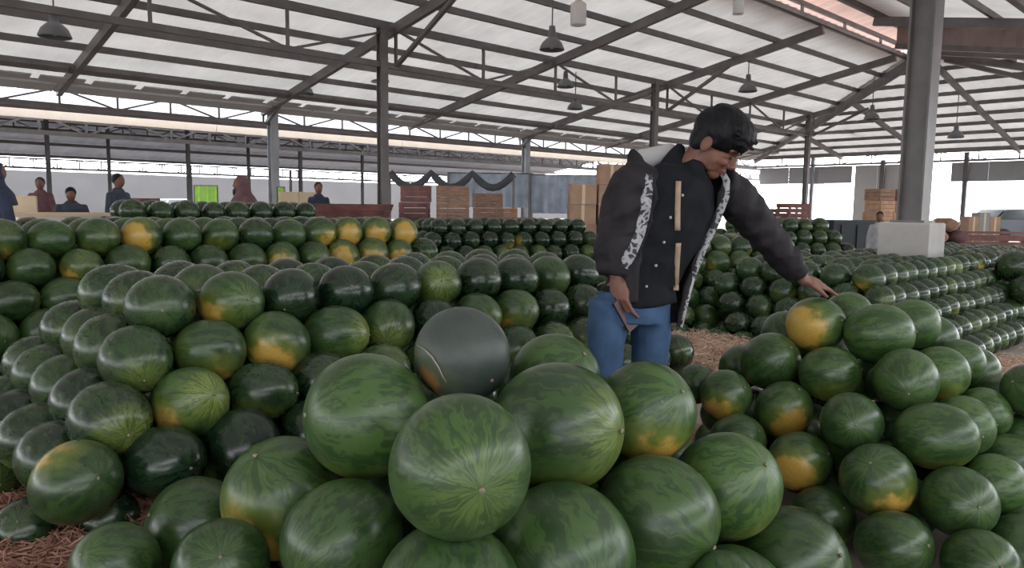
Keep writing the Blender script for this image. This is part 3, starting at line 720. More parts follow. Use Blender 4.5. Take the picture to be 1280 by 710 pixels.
def rot_of(m):
    a = nrm(m['axis']); s = V3(m['spot']); s = s - a * (s @ a)
    if np.linalg.norm(s) < .05: s = np.cross(a, V3((.3, .5, .8)))
    s = nrm(s); z = -s; y = np.cross(z, a)
    return Matrix(((a[0], y[0], z[0]), (a[1], y[1], z[1]), (a[2], y[2], z[2])))
pname = {'front': 'front heap', 'side': 'stack under the man\'s hand', 'long': 'long stepped stack',
         'rear': 'stack behind the long one', 'haze': 'hazy rearmost stack', 'dark': 'dark stack before the crates',
         'mid': 'stack behind the jacket', 'blue': 'bluish far stack', 'right': 'wide stack before the plinth', 'topright': 'raised end of the wide stack before the plinth', 'loose': 'loose scatter by the pale straw'}
pend = {'long': 'straw corner', 'rear': 'navy person', 'haze': 'counter end', 'dark': 'rear stack', 'mid': 'jacket', 'blue': 'jacket', 'right': 'reaching hand'}
ordn = ['top', 'second', 'third', 'fourth', 'fifth', 'sixth', 'seventh']
nth = ['first', 'second', 'third', 'fourth', 'fifth', 'sixth', 'seventh', 'eighth', 'ninth', 'tenth'] + ['%dth' % k for k in range(11, 60)]
side_rank = {}
for L_ in range(1, 6):
    for k_, i_ in enumerate(sorted([i for i, m in enumerate(ML) if m['pile'] == 'side' and m['fixed'] and m['layer'] == L_], key=lambda i: proj(ML[i]['p'])[0])): side_rank[i_] = k_
rest = []
for i, m in enumerate(ML):
    if i not in single:
        rest.append(m); continue
    x, y, d = proj(m['p']); pr = m['r'] * FPX / d
    me = (big if pr > 48 else mid_ if pr > 17 else sml)[i % 4]
    o = bpy.data.objects.new('watermelon', me); COL.objects.link(o)
    R3 = rot_of(m).to_4x4()
    o.matrix_world = Matrix.Translation(Vector(m['p'])) @ R3 @ Matrix.Diagonal((m['r'] * m['e'], m['r'], m['r'] * m['flat'], 1))
    o.color = (m['A'], m['B'], m['C'], .3 if m['label'] and 'dusty' in m['label'][:8] else 1)
    look = 'yellow-spotted' if m['B'] > .3 else ('dark green' if m['A'] < .3 else 'plain green')
    if m['label']: tag(o, m['label'], 'watermelon', 'big watermelons of the front heap')
    else:
        lay = ordn[min(m['layer'], 7) - 1] if m['layer'] < 9 else None
        if m['pile'] == 'front': lb = 'half-hidden %s watermelon low inside the front heap' % look
        elif m['pile'] in ('loose', 'topright'): lb = '%s watermelon in the %s' % (look, pname[m['pile']])
        elif i in side_rank: lb = '%s watermelon, %s from the straw end, %s layer, stack under the hand' % (look, nth[side_rank[i]], lay)
        elif m['ij'] and m['ij'][1] == 0: lb = '%s watermelon, %s from the %s, %s layer front, %s' % (look, nth[m['ij'][0]], pend[m['pile']], lay, pname[m['pile']])
        else: lb = '%s watermelon set back in the %s layer, %s' % (look, lay, pname[m['pile']])
        tag(o, lb, 'watermelon', lb.replace('watermelon', 'watermelons', 1))
    if pr > 15:
        s = bpy.data.objects.new('stem_scar', scar_me); COL.objects.link(s); s.parent = o
    if m['label'] and 'dusty' in m['label'][:8]:
        # pale scratch curving over the rind
        sm_ = MB(); pts = []
        for (qx, qy) in ((521, 431), (530, 436), (540, 446), (548, 459), (553, 470), (558, 478)):
            Dv = nrm(pix(qx, qy, 1) - CAM); oc = CAM - m['p']; bq = oc @ Dv; rr = m['r'] * 1.03; cq = oc @ oc - rr * rr
            t = -bq - math.sqrt(max(bq * bq - cq, 0)); pts.append(CAM + Dv * t)
        sm_.loft(pts, [.0012, .0022, .0026, .0024, .002, .001], hint=tuple(-Fd), n=6)
        so = sm_.build('scratch', M['scarline'], None, True); inv = o.matrix_world.inverted(); so.data.transform(inv); so.parent = o
# everything past the 300 largest in view: one object of small melons
vs = []; fs = []; locs = []
tb1 = MB(); tb1.ell((0, 0, 0), 1, x=(0, 1, 0), y=(0, 0, 1), z=(1, 0, 0), n=16, m=10)
tb2 = MB(); tb2.ell((0, 0, 0), 1, x=(0, 1, 0), y=(0, 0, 1), z=(1, 0, 0), n=12, m=7)
for m in rest:
    tb = tb1 if m['vis'] else tb2; tv = np.array(tb.v)
    R3 = np.array(rot_of(m)); n0 = len(vs)
    P = (tv * np.array([m['r'] * m['e'], m['r'], m['r'] * m['flat']])) @ R3.T + m['p']
    vs.extend(P.tolist()); fs.extend([tuple(n0 + k for k in f) for f in tb.f]); locs.append(tv)
me = bpy.data.meshes.new('watermelon_stacks'); me.from_pydata(vs, [], fs); me.update(); me.polygons.foreach_set('use_smooth', [True] * len(me.polygons))
at = me.attributes.new('loc', 'FLOAT_VECTOR', 'POINT'); at.data.foreach_set('vector', np.concatenate(locs).astype(np.float32).ravel())
me.materials.append(M['melon_far']); o = bpy.data.objects.new('watermelon_stacks', me); COL.objects.link(o)
tag(o, 'remaining watermelons deep inside and far back in the stacks', 'watermelon', kind='stuff')
print('melons', len(ML), 'single', len(single), 'rest', len(rest), 'visible', int((vis > 3).sum()))
# ------------------------------------------------------------------ straw
def straw(name, mt, spots, label):
    m = MB()
    for (c, rx, ry, n, h, ang) in spots:
        for k in range(n):
            q = rng.normal(0, .45, 2); p = V3(c) + (eu * q[0] * rx + ev * q[1] * ry)
            hh = h * max(0, 1 - (q[0] ** 2 + q[1] ** 2) * .6)
            a = rng.uniform(0, 6.28); L_ = rng.uniform(.05, .14); dr = V3((math.cos(a), math.sin(a), rng.normal(0, .25)))
            p[2] = rng.uniform(.004, .01 + hh) + ang; 
            bend = V3((*rng.normal(0, .02, 2), rng.normal(.01, .015)))
            pts = [p - dr * L_ / 2, p + bend, p + dr * L_ / 2]
            for e in pts: e[2] = max(e[2], .003)
            w_ = rng.uniform(.0016, .0032); up = V3((0, 0, 1)); x = nrm(np.cross(dr, up)) * w_
            vs = [];
            for e in pts: vs += [e - x, e + x, e + up * w_ * 1.2]
            m.add(vs, [(0, 1, 4, 3), (1, 2, 5, 4), (2, 0, 3, 5), (3, 4, 7, 6), (4, 5, 8, 7), (5, 3, 6, 8)])
    return tag(m.build(name, M[mt]), label, 'straw', kind='stuff')
def mound(name, c, ru, rv, h, mt, lb, seed):
    g = np.random.default_rng(seed); n = 40; m = MB(); vs = []
    for i in range(n + 1):
        for j in range(n + 1):
            a, b_ = 2 * i / n - 1, 2 * j / n - 1; f = max(0, 1 - max(abs(a), abs(b_)) ** 6) ; e = min(1, f * 1.4)
            vs.append(V3(c) * V3((1, 1, 0)) + eu * a * ru + ev * b_ * rv + ez * (h * e * (.88 + .12 * math.sin(a * 9 + seed) * math.sin(b_ * 7)) + g.uniform(-.006, .006) * e + .002))
    m.add(vs, [(i * (n + 1) + j, (i + 1) * (n + 1) + j, (i + 1) * (n + 1) + j + 1, i * (n + 1) + j + 1) for i in range(n) for j in range(n)])
    return tag(m.build(name, M[mt]), lb, 'straw', kind='stuff')
M['mound'] = mat('packed_brown_straw', (.22, .105, .08), .9, .45, 40, bump=.8)
mound('straw_mound', W(1.55, 3.0, 0), 2.1, 1.15, .128, 'mound', 'packed brown straw bed beneath the long stepped stack', 2)
s1 = pixz(880, 445, .05); s2 = pixz(60, 690, .08)
straw('straw_bed', 'straw', [(s1, 1.0, 1.0, 7000, .20, 0), (pixz(855, 425, 0), 1.0, .8, 3000, .18, 0), (pixz(1265, 470, 0), .9, .5, 2200, .05, 0)], 'tangled pale straw on the floor behind the man\'s knees')
straw('brown_straw', 'straw_d', [(pixz(70, 690, .14), .7, .5, 5200, .05, .14), (pixz(170, 660, .14), .7, .5, 3500, .05, .14), (pixz(0, 650, .14), .6, .5, 2500, .05, .14)], 'reddish brown straw at the foot of the long stepped stack')
straw('floor_straw', 'straw', [(pixz(1200, 318, 0), 5, 4, 3500, .03, 0)], 'thin straw scattered on the far floor beyond the plinth column')
# ------------------------------------------------------------------ the man
MD = 3.0
def hand(m, w_, d, n, t, curl, spread=1.0, thumb=(.75, .6, .15), s=1.0):
    """wrist, finger direction, palm normal, thumb side; curl = bend per joint (rad) for index..little"""
    w_, d, n, t = V3(w_), nrm(d), nrm(n), nrm(t)
    m.loft([w_ - d * .03 * s, w_, w_ + d * .03 * s, w_ + d * .065 * s, w_ + d * .09 * s, w_ + d * .098 * s],
           [(.026 * s, .019 * s), (.027 * s, .018 * s), (.037 * s, .017 * s), (.042 * s, .015 * s), (.040 * s, .012 * s), (.034 * s, .006 * s)], hint=t, n=14)
    for k, (lo, ln) in enumerate(((.031, .078), (.0105, .086), (-.0105, .080), (-.030, .062))):
        p = w_ + d * (.088 - .004 * abs(k - 1)) * s + t * lo * s; dd = nrm(d + t * lo * 3.2 * spread); r = (.0092 - .0007 * (k == 3)) * s
        for j, fr in enumerate((.45, .31, .24)):
            a = curl[k] * (.7 if j == 0 else 1.0); dd = nrm(dd * math.cos(a) + n * math.sin(a)); 
            q = p + dd * ln * fr * s; m.caps(p, q, r, r * .90, 8); r *= .90; p = q
    p = w_ + d * .022 * s + t * .028 * s; dd = nrm(t * thumb[0] + d * thumb[1] + n * thumb[2])
    q = p + dd * .042 * s; m.caps(p, q, .0135 * s, .0105 * s, 8); d2 = nrm(dd + d * .5 + n * .25); m.caps(q, q + d2 * .032 * s, .0105 * s, .0085 * s, 8)
mf = nrm((.42, -.90, 0)); ml = nrm((.90, .42, 0))           # the way his chest faces, and his left
hipc = pix(788, 392, MD)
man = thing('person', V3((hipc[0], hipc[1] , 0)), 'man in open dark printed jacket and blue jeans reaching over the watermelons', 'person')
# --- body: one continuous surface (head, neck, trunk, arms, hands, legs)
hc = pix(894, 180, MD - .03)
hf = nrm(V3((.70, -.40, -.60))); hl = nrm(np.cross(ez, hf)); hu = np.cross(hf, hl)
HS = 1.06
def hp(f, l, u): return hc + (hf * f + hl * l + hu * u) * HS
def he(m, f, l, u, rf, rl, ru, n=14, k=10): m.ell(hp(f, l, u), (rf * HS, rl * HS, ru * HS), hf, hl, hu, n, k)
B = MB()
he(B, -.010, 0, .035, .098, .076, .090, 20, 14)             # skull
he(B, .030, 0, -.035, .066, .057, .070, 16, 12)             # face
he(B, .058, 0, -.088, .030, .032, .026)                     # chin
he(B, .020, .036, -.068, .044, .015, .026); he(B, .020, -.036, -.068, .044, .015, .026)
he(B, .080, 0, .018, .018, .052, .014)                      # brow
he(B, .070, .034, -.030, .024, .022, .020); he(B, .070, -.034, -.030, .024, .022, .020)   # cheeks
B.loft([hp(.088, 0, .012), hp(.100, 0, -.012), hp(.112, 0, -.032), hp(.100, 0, -.042)], [(.008, .008), (.010, .011), (.015, .013), (.012, .006)], hint=hl, n=10)
he(B, .098, 0, -.036, .010, .018, .008)
he(B, .088, 0, -.060, .012, .024, .0055); he(B, .085, 0, -.071, .012, .020, .0065)   # lips
for s in (1, -1):
    he(B, -.008, s * .076, -.008, .022, .008, .034); he(B, -.004, s * .072, -.030, .012, .009, .014)
nk = pix(862, 219, MD + .02)
B.loft([hp(-.030, 0, -.02), hp(-.022, 0, -.075), nk + ez * .03, nk - ez * .06], [.058, .055, .060, .075], n=16)
shR = pix(814, 238, MD - .03); shL = pix(915, 232, MD + .09)
elR = pix(772, 285, MD - .06); wrR = pix(770, 343, MD - .10)
elL = pix(958, 292, MD + .16); wrL = pix(1004, 349, MD + .25)
tor = [pix(788, 400, MD), pix(797, 362, MD), pix(815, 320, MD), pix(834, 280, MD), pix(848, 245, MD), pix(858, 224, MD), pix(862, 214, MD)]
torr = [(.150, .105), (.150, .105), (.150, .105), (.168, .115), (.178, .110), (.140, .085), (.075, .06)]
B.loft(tor, [(a * .92, b * .92) for a, b in torr], hint=ml, n=20)
B.caps(shR, elR, .055, .042, 12); B.caps(elR, wrR, .042, .028, 12)
B.caps(shL, elL, .055, .042, 12); B.caps(elL, wrL, .042, .028, 12)
hpR = pix(760, 392, MD - .05); hpL = pix(814, 394, MD + .03)
knR = pix(755, 470, MD - .07); knL = pix(812, 472, MD + .02)
anR = V3((knR[0] - .01, knR[1] + .02, .09)); anL = V3((knL[0] + .0, knL[1] + .04, .09))
for a, b, c in ((hpR, knR, anR), (hpL, knL, anL)):
    B.caps(a, b, .075, .055, 12); B.caps(b, c, .055, .036, 12)
    B.ell(c + V3((.03, -.06, -.05)), (.05, .12, .038))
dR = nrm(pix(779, 396, MD - .13) - wrR); hand(B, wrR + dR * .01, dR, nrm(V3((.62, .62, -.1))), nrm(V3((.66, -.70, .0))), (.45, .55, .6, .65), thumb=(.35, .85, .45), s=1.08)
dL = nrm(pix(1050, 362, MD + .36) - wrL); hand(B, wrL + dL * .012, dL, nrm(V3((-.10, .50, -.86))), nrm(np.cross(V3((-.10, .50, -.86)), dL)), (.10, .16, .2, .25), thumb=(.6, .75, .2), s=1.12)
body = B.build('body', M['skin'], man, remesh=.0042, sm=3)
# --- face details and hair
for s in (1, -1):
    e = MB(); e.ell(hp(.0905, s * .030, -.004), (.006 * HS, .013 * HS, .0045 * HS), hf, hl, hu, 10, 6); e.build('eye', M['eye'], man, True)
    e = MB(); e.loft([hp(.094, s * .014, .017), hp(.096, s * .030, .022), hp(.082, s * .050, .016)], [(.003, .004), (.004, .006), (.002, .003)], hint=hu, n=8); e.build('eyebrow', M['hair'], man, True)
H = MB()
he(H, -.012, 0, .048, .108, .088, .090, 22, 14)
he(H, -.050, 0, .005, .052, .074, .075)
he(H, .040, 0, .092, .074, .076, .050); he(H, .078, -.002, .078, .040, .064, .040); he(H, -.005, 0, .106, .088, .068, .046); he(H, .092, 0, .050, .020, .056, .026)
for s in (1, -1):
    he(H, .010, s * .071, .030, .020, .011, .038); he(H, -.042, s * .066, -.005, .034, .016, .052)
for k in range(60):
    a = rng.uniform(-1, 1); b_ = rng.uniform(-.07, .10); q = hp(b_, a * .060, .126 - abs(a) * .042 - max(0, b_ - .03) * .45)
    H.caps(q, q + nrm(hf * 1 + hu * rng.uniform(-.1, .12) + hl * rng.normal(0, .25)) * .030, .009, .004, 6)
for k in range(15):
    a = -1 + 2 * k / 14; q = hp(.104 - .020 * abs(a), a * .058, .048)
    H.caps(q, q + nrm(-hu + hf * .1 + hl * rng.normal(0, .2)) * rng.uniform(.014, .026), .008, .003, 6)
H.build('hair', M['hair'], man, remesh=.004, sm=3)
# --- trousers
T = MB()
T.loft([pix(790, 366, MD), pix(789, 385, MD), pix(788, 405, MD)], [(.152, .112), (.165, .120), (.160, .118)], hint=ml, n=20)
for a, b, c, r in ((hpR, knR, anR, 1), (hpL, knL, anL, 1.04)):
    T.loft([a + ez * .06, a - ez * .03, (a + b) / 2, b + ez * .02, b - ez * .05, (b + c) / 2, c + ez * .03, c - ez * .03], [.075 * r, .082 * r, .076 * r, .068 * r, .066 * r, .064 * r, .062 * r, .064 * r], n=16)
    for q in range(3):
        zc = b[2] + .02 - .06 * q; T.loft([V3((b[0], b[1], zc + .02)), V3((b[0], b[1], zc)), V3((b[0], b[1], zc - .02))], [.05, .071 * r, .05], n=14)
jeans = T.build('trousers', M['denim'], man, remesh=.009, sm=3)
for a, c in ((knR, anR), (knL, anL)):
    S = MB(); f_ = c + V3((.03, -.06, -.055)); S.ell(f_, (.056, .135, .040)); S.ell(c - ez * .03, (.05, .06, .05)); S.build('shoe', M['lining'], man, remesh=.008)
# --- shirt
S = MB()
S.loft(tor[1:], [(a * 1.05, b * 1.10) for a, b in torr[1:]], hint=ml, n=24)
S.loft([pix(800, 384, MD), pix(799, 374, MD), pix(800, 360, MD)], [(.160, .118), (.166, .124), (.160, .120)], hint=ml, n=24)
S.loft([nk - ez * .05, nk - ez * .01, nk + ez * .035 - mf * .015], [.10, .078, .074], n=16)
S.loft([pix(836, 228, MD + .0), pix(841, 208, MD + .02), pix(847, 190, MD + .03), pix(851, 181, MD + .03)], [(.07, .05), (.055, .045), (.036, .035), (.016, .02)], n=14)
S.loft([pix(872, 226, MD - .07), pix(868, 212, MD - .06), pix(872, 203, MD - .045)], [(.045, .02), (.04, .02), (.03, .012)], n=12)
sh_ = S.build('shirt', M['shirt'], man, remesh=.0075, sm=2)
for s in (1, -1):
    c_ = nk + mf * .055 + ml * s * .035 + ez * .0; MB().frame_box(c_, ml * .030 - ez * .012 * s * 0, mf * .012 + ez * .02, (mf - ez * .3) * .006).build('collar', M['shirt'], man)
# --- jacket: open shell plus sleeves
J = MB()
lev = [  # centre, (a, b), opening right edge, left edge (deg from chest front, + towards his left)
    (pix(808, 407, MD - .02), (.150, .120), -30, 40), (pix(806, 374, MD), (.182, .136), -38, 56), (pix(812, 345, MD), (.184, .142), -44, 58), (pix(824, 310, MD), (.188, .146), -50, 58),
    (pix(838, 275, MD), (.198, .148), -53, 50), (pix(850, 245, MD), (.207, .144), -56, 40), (pix(856, 226, MD), (.192, .128), -65, 40), (pix(860, 212, MD), (.138, .108), -80, 48), (pix(861, 203, MD), (.106, .096), -100, 60)]
NA = 34; vo = []; vi = []
for (c, (a, b_), r0, l0) in lev:
    for k in range(NA + 1):
        th = math.radians(l0 + (360 + r0 - l0) * k / NA); wr = 1 + .022 * math.sin(th * 6 + c[2] * 40)
        dr = ml * math.sin(th) * a * wr + mf * math.cos(th) * b_ * wr
        hang = 0
        vo.append(c + dr); vi.append(c + dr * .87)
n1 = NA + 1; nl = len(lev); fs = []
for i in range(nl - 1):
    for k in range(NA):
        if i == 0 and k > 7: continue
        A_ = i * n1 + k; fs.append((A_, A_ + n1, A_ + n1 + 1, A_ + 1)); o_ = nl * n1; fs.append((o_ + A_, o_ + A_ + 1, o_ + A_ + n1 + 1, o_ + A_ + n1))
# close the rims
from collections import Counter
ed = {}
for f_ in fs:
    if f_[0] >= nl * n1: continue
    for q in range(4): 
        a_, b__ = f_[q], f_[(q + 1) % 4]; ed[(a_, b__)] = 1
for (a_, b__) in list(ed):
    if (b__, a_) not in ed: o_ = nl * n1; fs.append((b__, a_, a_ + o_, b__ + o_))
J.add(vo + vi, fs)
sR = [pix(818, 232, MD - .03), pix(805, 226, MD - .06), pix(789, 232, MD - .08), pix(779, 262, MD - .08), pix(772, 292, MD - .08), pix(768, 322, MD - .09), pix(767, 346, MD - .10)]
rR = [.062, .078, .094, .092, .088, .084, .062]
sL = [pix(898, 232, MD + .05), pix(914, 240, MD + .08), pix(932, 263, MD + .12), pix(951, 286, MD + .15), pix(971, 311, MD + .19), pix(986, 329, MD + .22), pix(998, 342, MD + .245)]
rL = [.080, .086, .080, .075, .070, .064, .047]
for s_, r_ in ((sR, rR), (sL, rL)):
    s2 = []; r2 = []
    for i in range(len(s_) - 1):
        for q in range(4):
            t = q / 4; s2.append(s_[i] * (1 - t) + s_[i + 1] * t); r2.append((r_[i] * (1 - t) + r_[i + 1] * t) * (1 + .035 * math.sin(i * 4 + q * 1.9)))
    s2.append(s_[-1]); r2.append(r_[-1]); J.loft(s2, r2, hint=(0, 1, 0), n=22)
# raised loose shoulder fold over his right arm
J.loft([pix(798, 240, MD - .10), pix(796, 216, MD - .08), pix(794, 200, MD - .06), pix(790, 187, MD - .05)], [.05, .046, .030, .010], n=12)
jk = J.build('jacket', M['jacket'], man, remesh=.0075, sm=3)
def crumple(o, amp, fr, seed=0):
    """cloth folds: pushes the surface in and out along its normals"""
    me = o.data; n = len(me.vertices); co_ = np.empty(n * 3, np.float32); no_ = np.empty(n * 3, np.float32)
    me.vertices.foreach_get('co', co_); me.vertices.foreach_get('normal', no_); P_ = co_.reshape(-1, 3); N_ = no_.reshape(-1, 3); g = np.random.default_rng(seed); h = np.zeros(n)
    for k in range(7):
        d_ = g.normal(0, 1, 3); d_[2] *= 1.7; d_ = d_ / np.linalg.norm(d_) * fr * g.uniform(.6, 1.6); ph_ = g.uniform(0, 6.3)
        w_ = P_ @ d_ + ph_ + 1.3 * np.sin(P_ @ g.normal(0, fr * .35, 3)); h += (1 - np.abs(np.sin(w_)) * 1.6) * g.uniform(.5, 1)
    me.vertices.foreach_set('co', (P_ + N_ * (h * amp / 3)[:, None]).astype(np.float32).ravel()); me.update()
crumple(jk, .010, 26, 3); crumple(jeans, .006, 30, 5)
Hd = MB(); Hd.caps(pix(806, 200, MD + .09), pix(836, 193, MD + .10), .052, .048, 14); Hd.build('hood_lining', M['panelw'], jk, remesh=.008, sm=2)
# printed strips on sleeve and front edges
def surf_strip(name, pts, wd, mt, depth0, th=.004):
    """ribbon laid along points (already on the surface) with width direction across the view"""
    m = MB(); pts = [V3(p) for p in pts]; vs = []
    for i, p in enumerate(pts):
        t = nrm(pts[min(i + 1, len(pts) - 1)] - pts[max(i - 1, 0)]); nn = nrm(CAM - p); x = nrm(np.cross(t, nn)); y = np.cross(x, t); w_ = wd[i] / 2
        vs += [p - x * w_ - y * th, p + x * w_ - y * th, p + x * w_ + y * th, p - x * w_ + y * th]
    fs = [(3, 2, 1, 0), tuple(4 * (len(pts) - 1) + k for k in range(4))]
    for i in range(len(pts) - 1):
        for k in range(4): a_ = 4 * i + k; b__ = 4 * i + (k + 1) % 4; fs.append((a_, b__, b__ + 4, a_ + 4))
    m.add(vs, fs); return m.build(name, M[mt], sh_ if name == 'strap' else jk, True)
from mathutils.bvhtree import BVHTree
def drape(pxs, objs, lift=.004):
    out = []
    for (x, y) in pxs:
        D_ = nrm(pix(x, y, 1) - CAM); best = None
        for o in objs:
            bv = BV[o.name]; h = bv.ray_cast(Vector(CAM - ORG[o.name]), Vector(D_))
            if h[0] is not None and (best is None or h[3] < best): best = h[3]
        out.append(CAM + D_ * ((best if best else MD) - lift))
    return out
BV = {}
crumple(sh_, .005, 24, 8)
for o in (jk, body, sh_):
    BV[o.name] = BVHTree.FromPolygons([v.co[:] for v in o.data.vertices], [p.vertices[:] for p in o.data.polygons])
def seg(pts, n=10):
    out = []
    for i in range(len(pts) - 1):
        for q in range(n): t = q / n; out.append((pts[i][0] * (1 - t) + pts[i + 1][0] * t, pts[i][1] * (1 - t) + pts[i + 1][1] * t))
    return out + [pts[-1]]
q = seg([(810, 218), (807, 238), (802, 264), (795, 292), (786, 318), (780, 335)], 4); surf_strip('sleeve_print', drape(q, [jk], .003), [.012 + .056 * math.sin(math.pi * min(1, .12 + .8 * k / len(q))) for k in range(len(q))], 'print', MD)
# left front edge with printed band: follows the shell's opening, then swings free to the hem
le = []
for (c, (a, b_), r0, l0) in lev:
    th = math.radians(l0 + 3); le.append(c + (ml * math.sin(th) * a + mf * math.cos(th) * b_) * 1.02)
surf_strip('front_print', le[:-1], [.010, .014, .020, .026, .028, .028, .026, .024, .02][:len(le) - 1], 'print', MD, .007)
for pr_ in ([(848, 227), (847, 262), (847, 288)], [(848, 304), (846, 335), (845, 362)]):
    q = seg(pr_, 6); surf_strip('strap', drape(q, [sh_], .006), [.021] * len(q), 'strap', MD, .004)
for (x_, y_) in ((853, 244), (838, 272), (830, 303), (820, 332), (808, 358)):
    MB().ell(drape([(x_, y_)], [sh_, jk], .001)[0], .0062, n=10, m=6).build('snap', M['snap'], sh_, True)
# phone in his right hand
pc = pix(783, 392, MD - .115); px_ = nrm(pix(789, 400, MD - .10) - pix(776, 376, MD - .12)); py_ = nrm(np.cross(px_, V3((.5, -.8, .1)))); pz_ = np.cross(px_, py_)
m = MB(); m.box(pc, (.135, .066, .010), px_, py_, pz_)
ph = thing('phone', pc, 'dark reddish phone held in the man\'s lowered hand', 'phone'); m.build('case', M['phone'], ph)
MB().box(pc + pz_ * .0055, (.125, .058, .002), px_, py_, pz_).build('screen', M['glass'], ph)
# ------------------------------------------------------------------ people in the background
def figure(px, d, hgt, top, legs, hairm, label, face=0., bend=0., arms='down', wide=1.0, scarf=False, z0=0.0):
    base = pixz(px, 300, 0); dirn = nrm(V3((base[0], base[1], 0))); b = dirn * d / math.sqrt(dirn @ V3((0, 1, 0)) * 1.0 if 0 else 1); b = V3((dirn[0] / dirn[1] * d, d, z0))
    k = hgt / 1.68; f = V3((math.sin(face), -math.cos(face), 0)); l = V3((math.cos(face), math.sin(face), 0)) 
    def P(l_, f_, z):
        s = max(0, z - .9); return b + (l * l_ * wide + f * (f_ + bend * s)) * k + ez * (z - bend * bend * s * .4) * k
    t = thing('person', b, label, 'person')
    m = MB(); m.ell(P(0, .02, 1.57), (.078 * k, .098 * k, .115 * k), l, f, ez, 12, 9); m.ell(P(0, .115, 1.55), (.014 * k, .02 * k, .02 * k), l, f, ez, 8, 6)
    m.loft([P(0, 0, 1.5), P(0, 0, 1.38)], [.05 * k, .06 * k], n=12)
    m.loft([P(0, 0, .85), P(0, 0, 1.1), P(0, 0, 1.35), P(0, 0, 1.42)], [(.14 * k, .09 * k), (.13 * k, .09 * k), (.17 * k, .09 * k), (.08 * k, .06 * k)], hint=l, n=14)
    am = []
    for s in (1, -1):
        sh = P(s * .16, 0, 1.34); el = P(s * .215, .02, 1.08); wr = P(s * .22, .10, .86) if arms == 'down' else P(s * .16, .26, 1.06)
        am.append((sh, el, wr)); m.caps(sh, el, .045 * k, .038 * k, 8); m.caps(el, wr, .036 * k, .026 * k, 8); m.caps(wr, wr + (wr - el) * .3, .03 * k, .02 * k, 8)
        hp_, kn, an = P(s * .09, 0, .86), P(s * .10, .02, .48), P(s * .10, -.02, .08)
        m.caps(hp_, kn, .075 * k, .055 * k, 8); m.caps(kn, an, .05 * k, .035 * k, 8); m.ell(an + f * .06 - ez * .04, (.045 * k, .12 * k, .04 * k), l, f, ez, 8, 6)
    m.build('body', M['skin'], t, remesh=.018, sm=1)
    m = MB(); m.loft([P(0, 0, .80), P(0, 0, 1.1), P(0, 0, 1.34), P(0, 0, 1.42), P(0, 0, 1.46)], [(.19 * k * wide, .13 * k), (.17 * k * wide, .125 * k), (.17 * k * wide, .12 * k), (.10 * k, .09 * k), (.07 * k, .07 * k)], hint=l, n=16)
    for sh, el, wr in am: m.caps(sh, el, .062 * k, .052 * k, 10); m.caps(el, wr, .050 * k, .042 * k, 10)
    m.build('top', M[top], t, remesh=.02, sm=2)
    m = MB(); m.loft([P(0, 0, .95), P(0, 0, .82)], [(.165 * k, .115 * k), (.17 * k, .12 * k)], hint=l, n=14)
    for s in (1, -1):
        m.loft([P(s * .09, 0, .88), P(s * .10, .02, .48), P(s * .10, -.02, .09)], [.088 * k, .072 * k, .06 * k], n=12)
    m.build('trousers', M[legs], t, remesh=.02, sm=1)
    m = MB(); m.ell(P(0, -.012, 1.605), (.088 * k, .108 * k, .10 * k), l, f, ez, 12, 9)
    if scarf: m.loft([P(0, -.02, 1.58), P(0, -.01, 1.45), P(0, 0, 1.36), P(0, .0, 1.25)], [.10 * k, .11 * k, .17 * k, .20 * k], n=14)
    m.build('headscarf' if scarf else 'hair', M[hairm], t, remesh=.016, sm=1)
    return t
figure(-4, 6.9, 1.60, 'blue', 'blue', 'blue', 'person in a navy hooded top beside the rear watermelon stack', 2.6, 0, 'down', 1.15, True)
figure(149, 12.2, 1.68, 'blue2', 'greyc', 'hair', 'distant person in slate top and pale trousers under the neighbouring hall', 1.2, .05)
figure(92, 11.2, 1.46, 'blue2', 'blue', 'hair', 'stooping person in slate clothes behind the cream counter', .5, .35, 'fwd', 1.2)
figure(311, 10.2, 1.60, 'maroon', 'maroon', 'maroon', 'woman in dusty maroon headscarf behind the hazy stack', -1.0, .12, 'fwd', 1.1, True)
figure(285, 11.4, 1.52, 'greyc', 'blue', 'hair', 'bending person in pale top beside the lime sheet', 1.0, .45, 'fwd')
figure(399, 15, 1.66, 'blue', 'blue', 'hair', 'person in navy top standing beside the beige cartons', .4, 0)
figure(54, 14, 1.66, 'maroon', 'greyc', 'hair', 'distant person in maroon top standing by a hall column', .4, 0)
figure(1098, 12.5, 1.22, 'greyc', 'woodr' if 0 else 'maroon', 'hair', 'small seated-height person in pale top beside the dark bin', -.5, .1)
# ------------------------------------------------------------------ crates, boxes, counters, carts
def crate(c, sx, sy, sz, yaw, mt, label, group, nsl=3):
    c = V3(c); x = V3((math.cos(yaw), math.sin(yaw), 0)); y = V3((-math.sin(yaw), math.cos(yaw), 0))
    t = thing('wooden_crate', c, label, 'crate', group); th = .014; g = sz / nsl
    for i in range(nsl):
        z = g * (i + .5)
        for s in (1, -1):
            MB().box(c + y * s * (sy / 2 - th / 2) + ez * z, (sx, th, g * .90), x, y).build('slat', M[mt], t)
            MB().box(c + x * s * (sx / 2 - th / 2) + ez * z, (th, sy - 2 * th, g * .90), x, y).build('slat', M[mt], t)
    for a in (1, -1):
        for b_ in (1, -1): MB().box(c + x * a * (sx / 2 - .03) + y * b_ * (sy / 2 - .03) + ez * sz / 2, (.035, .035, sz * .99), x, y).build('corner_post', M[mt], t)
    MB().box(c + ez * .008, (sx - .03, sy - .03, .016), x, y).build('bottom_board', M[mt], t); return t
def at_floor(px, d): 
    q = pixz(px, 400, 0); return V3((q[0] / q[1] * d, d, 0))
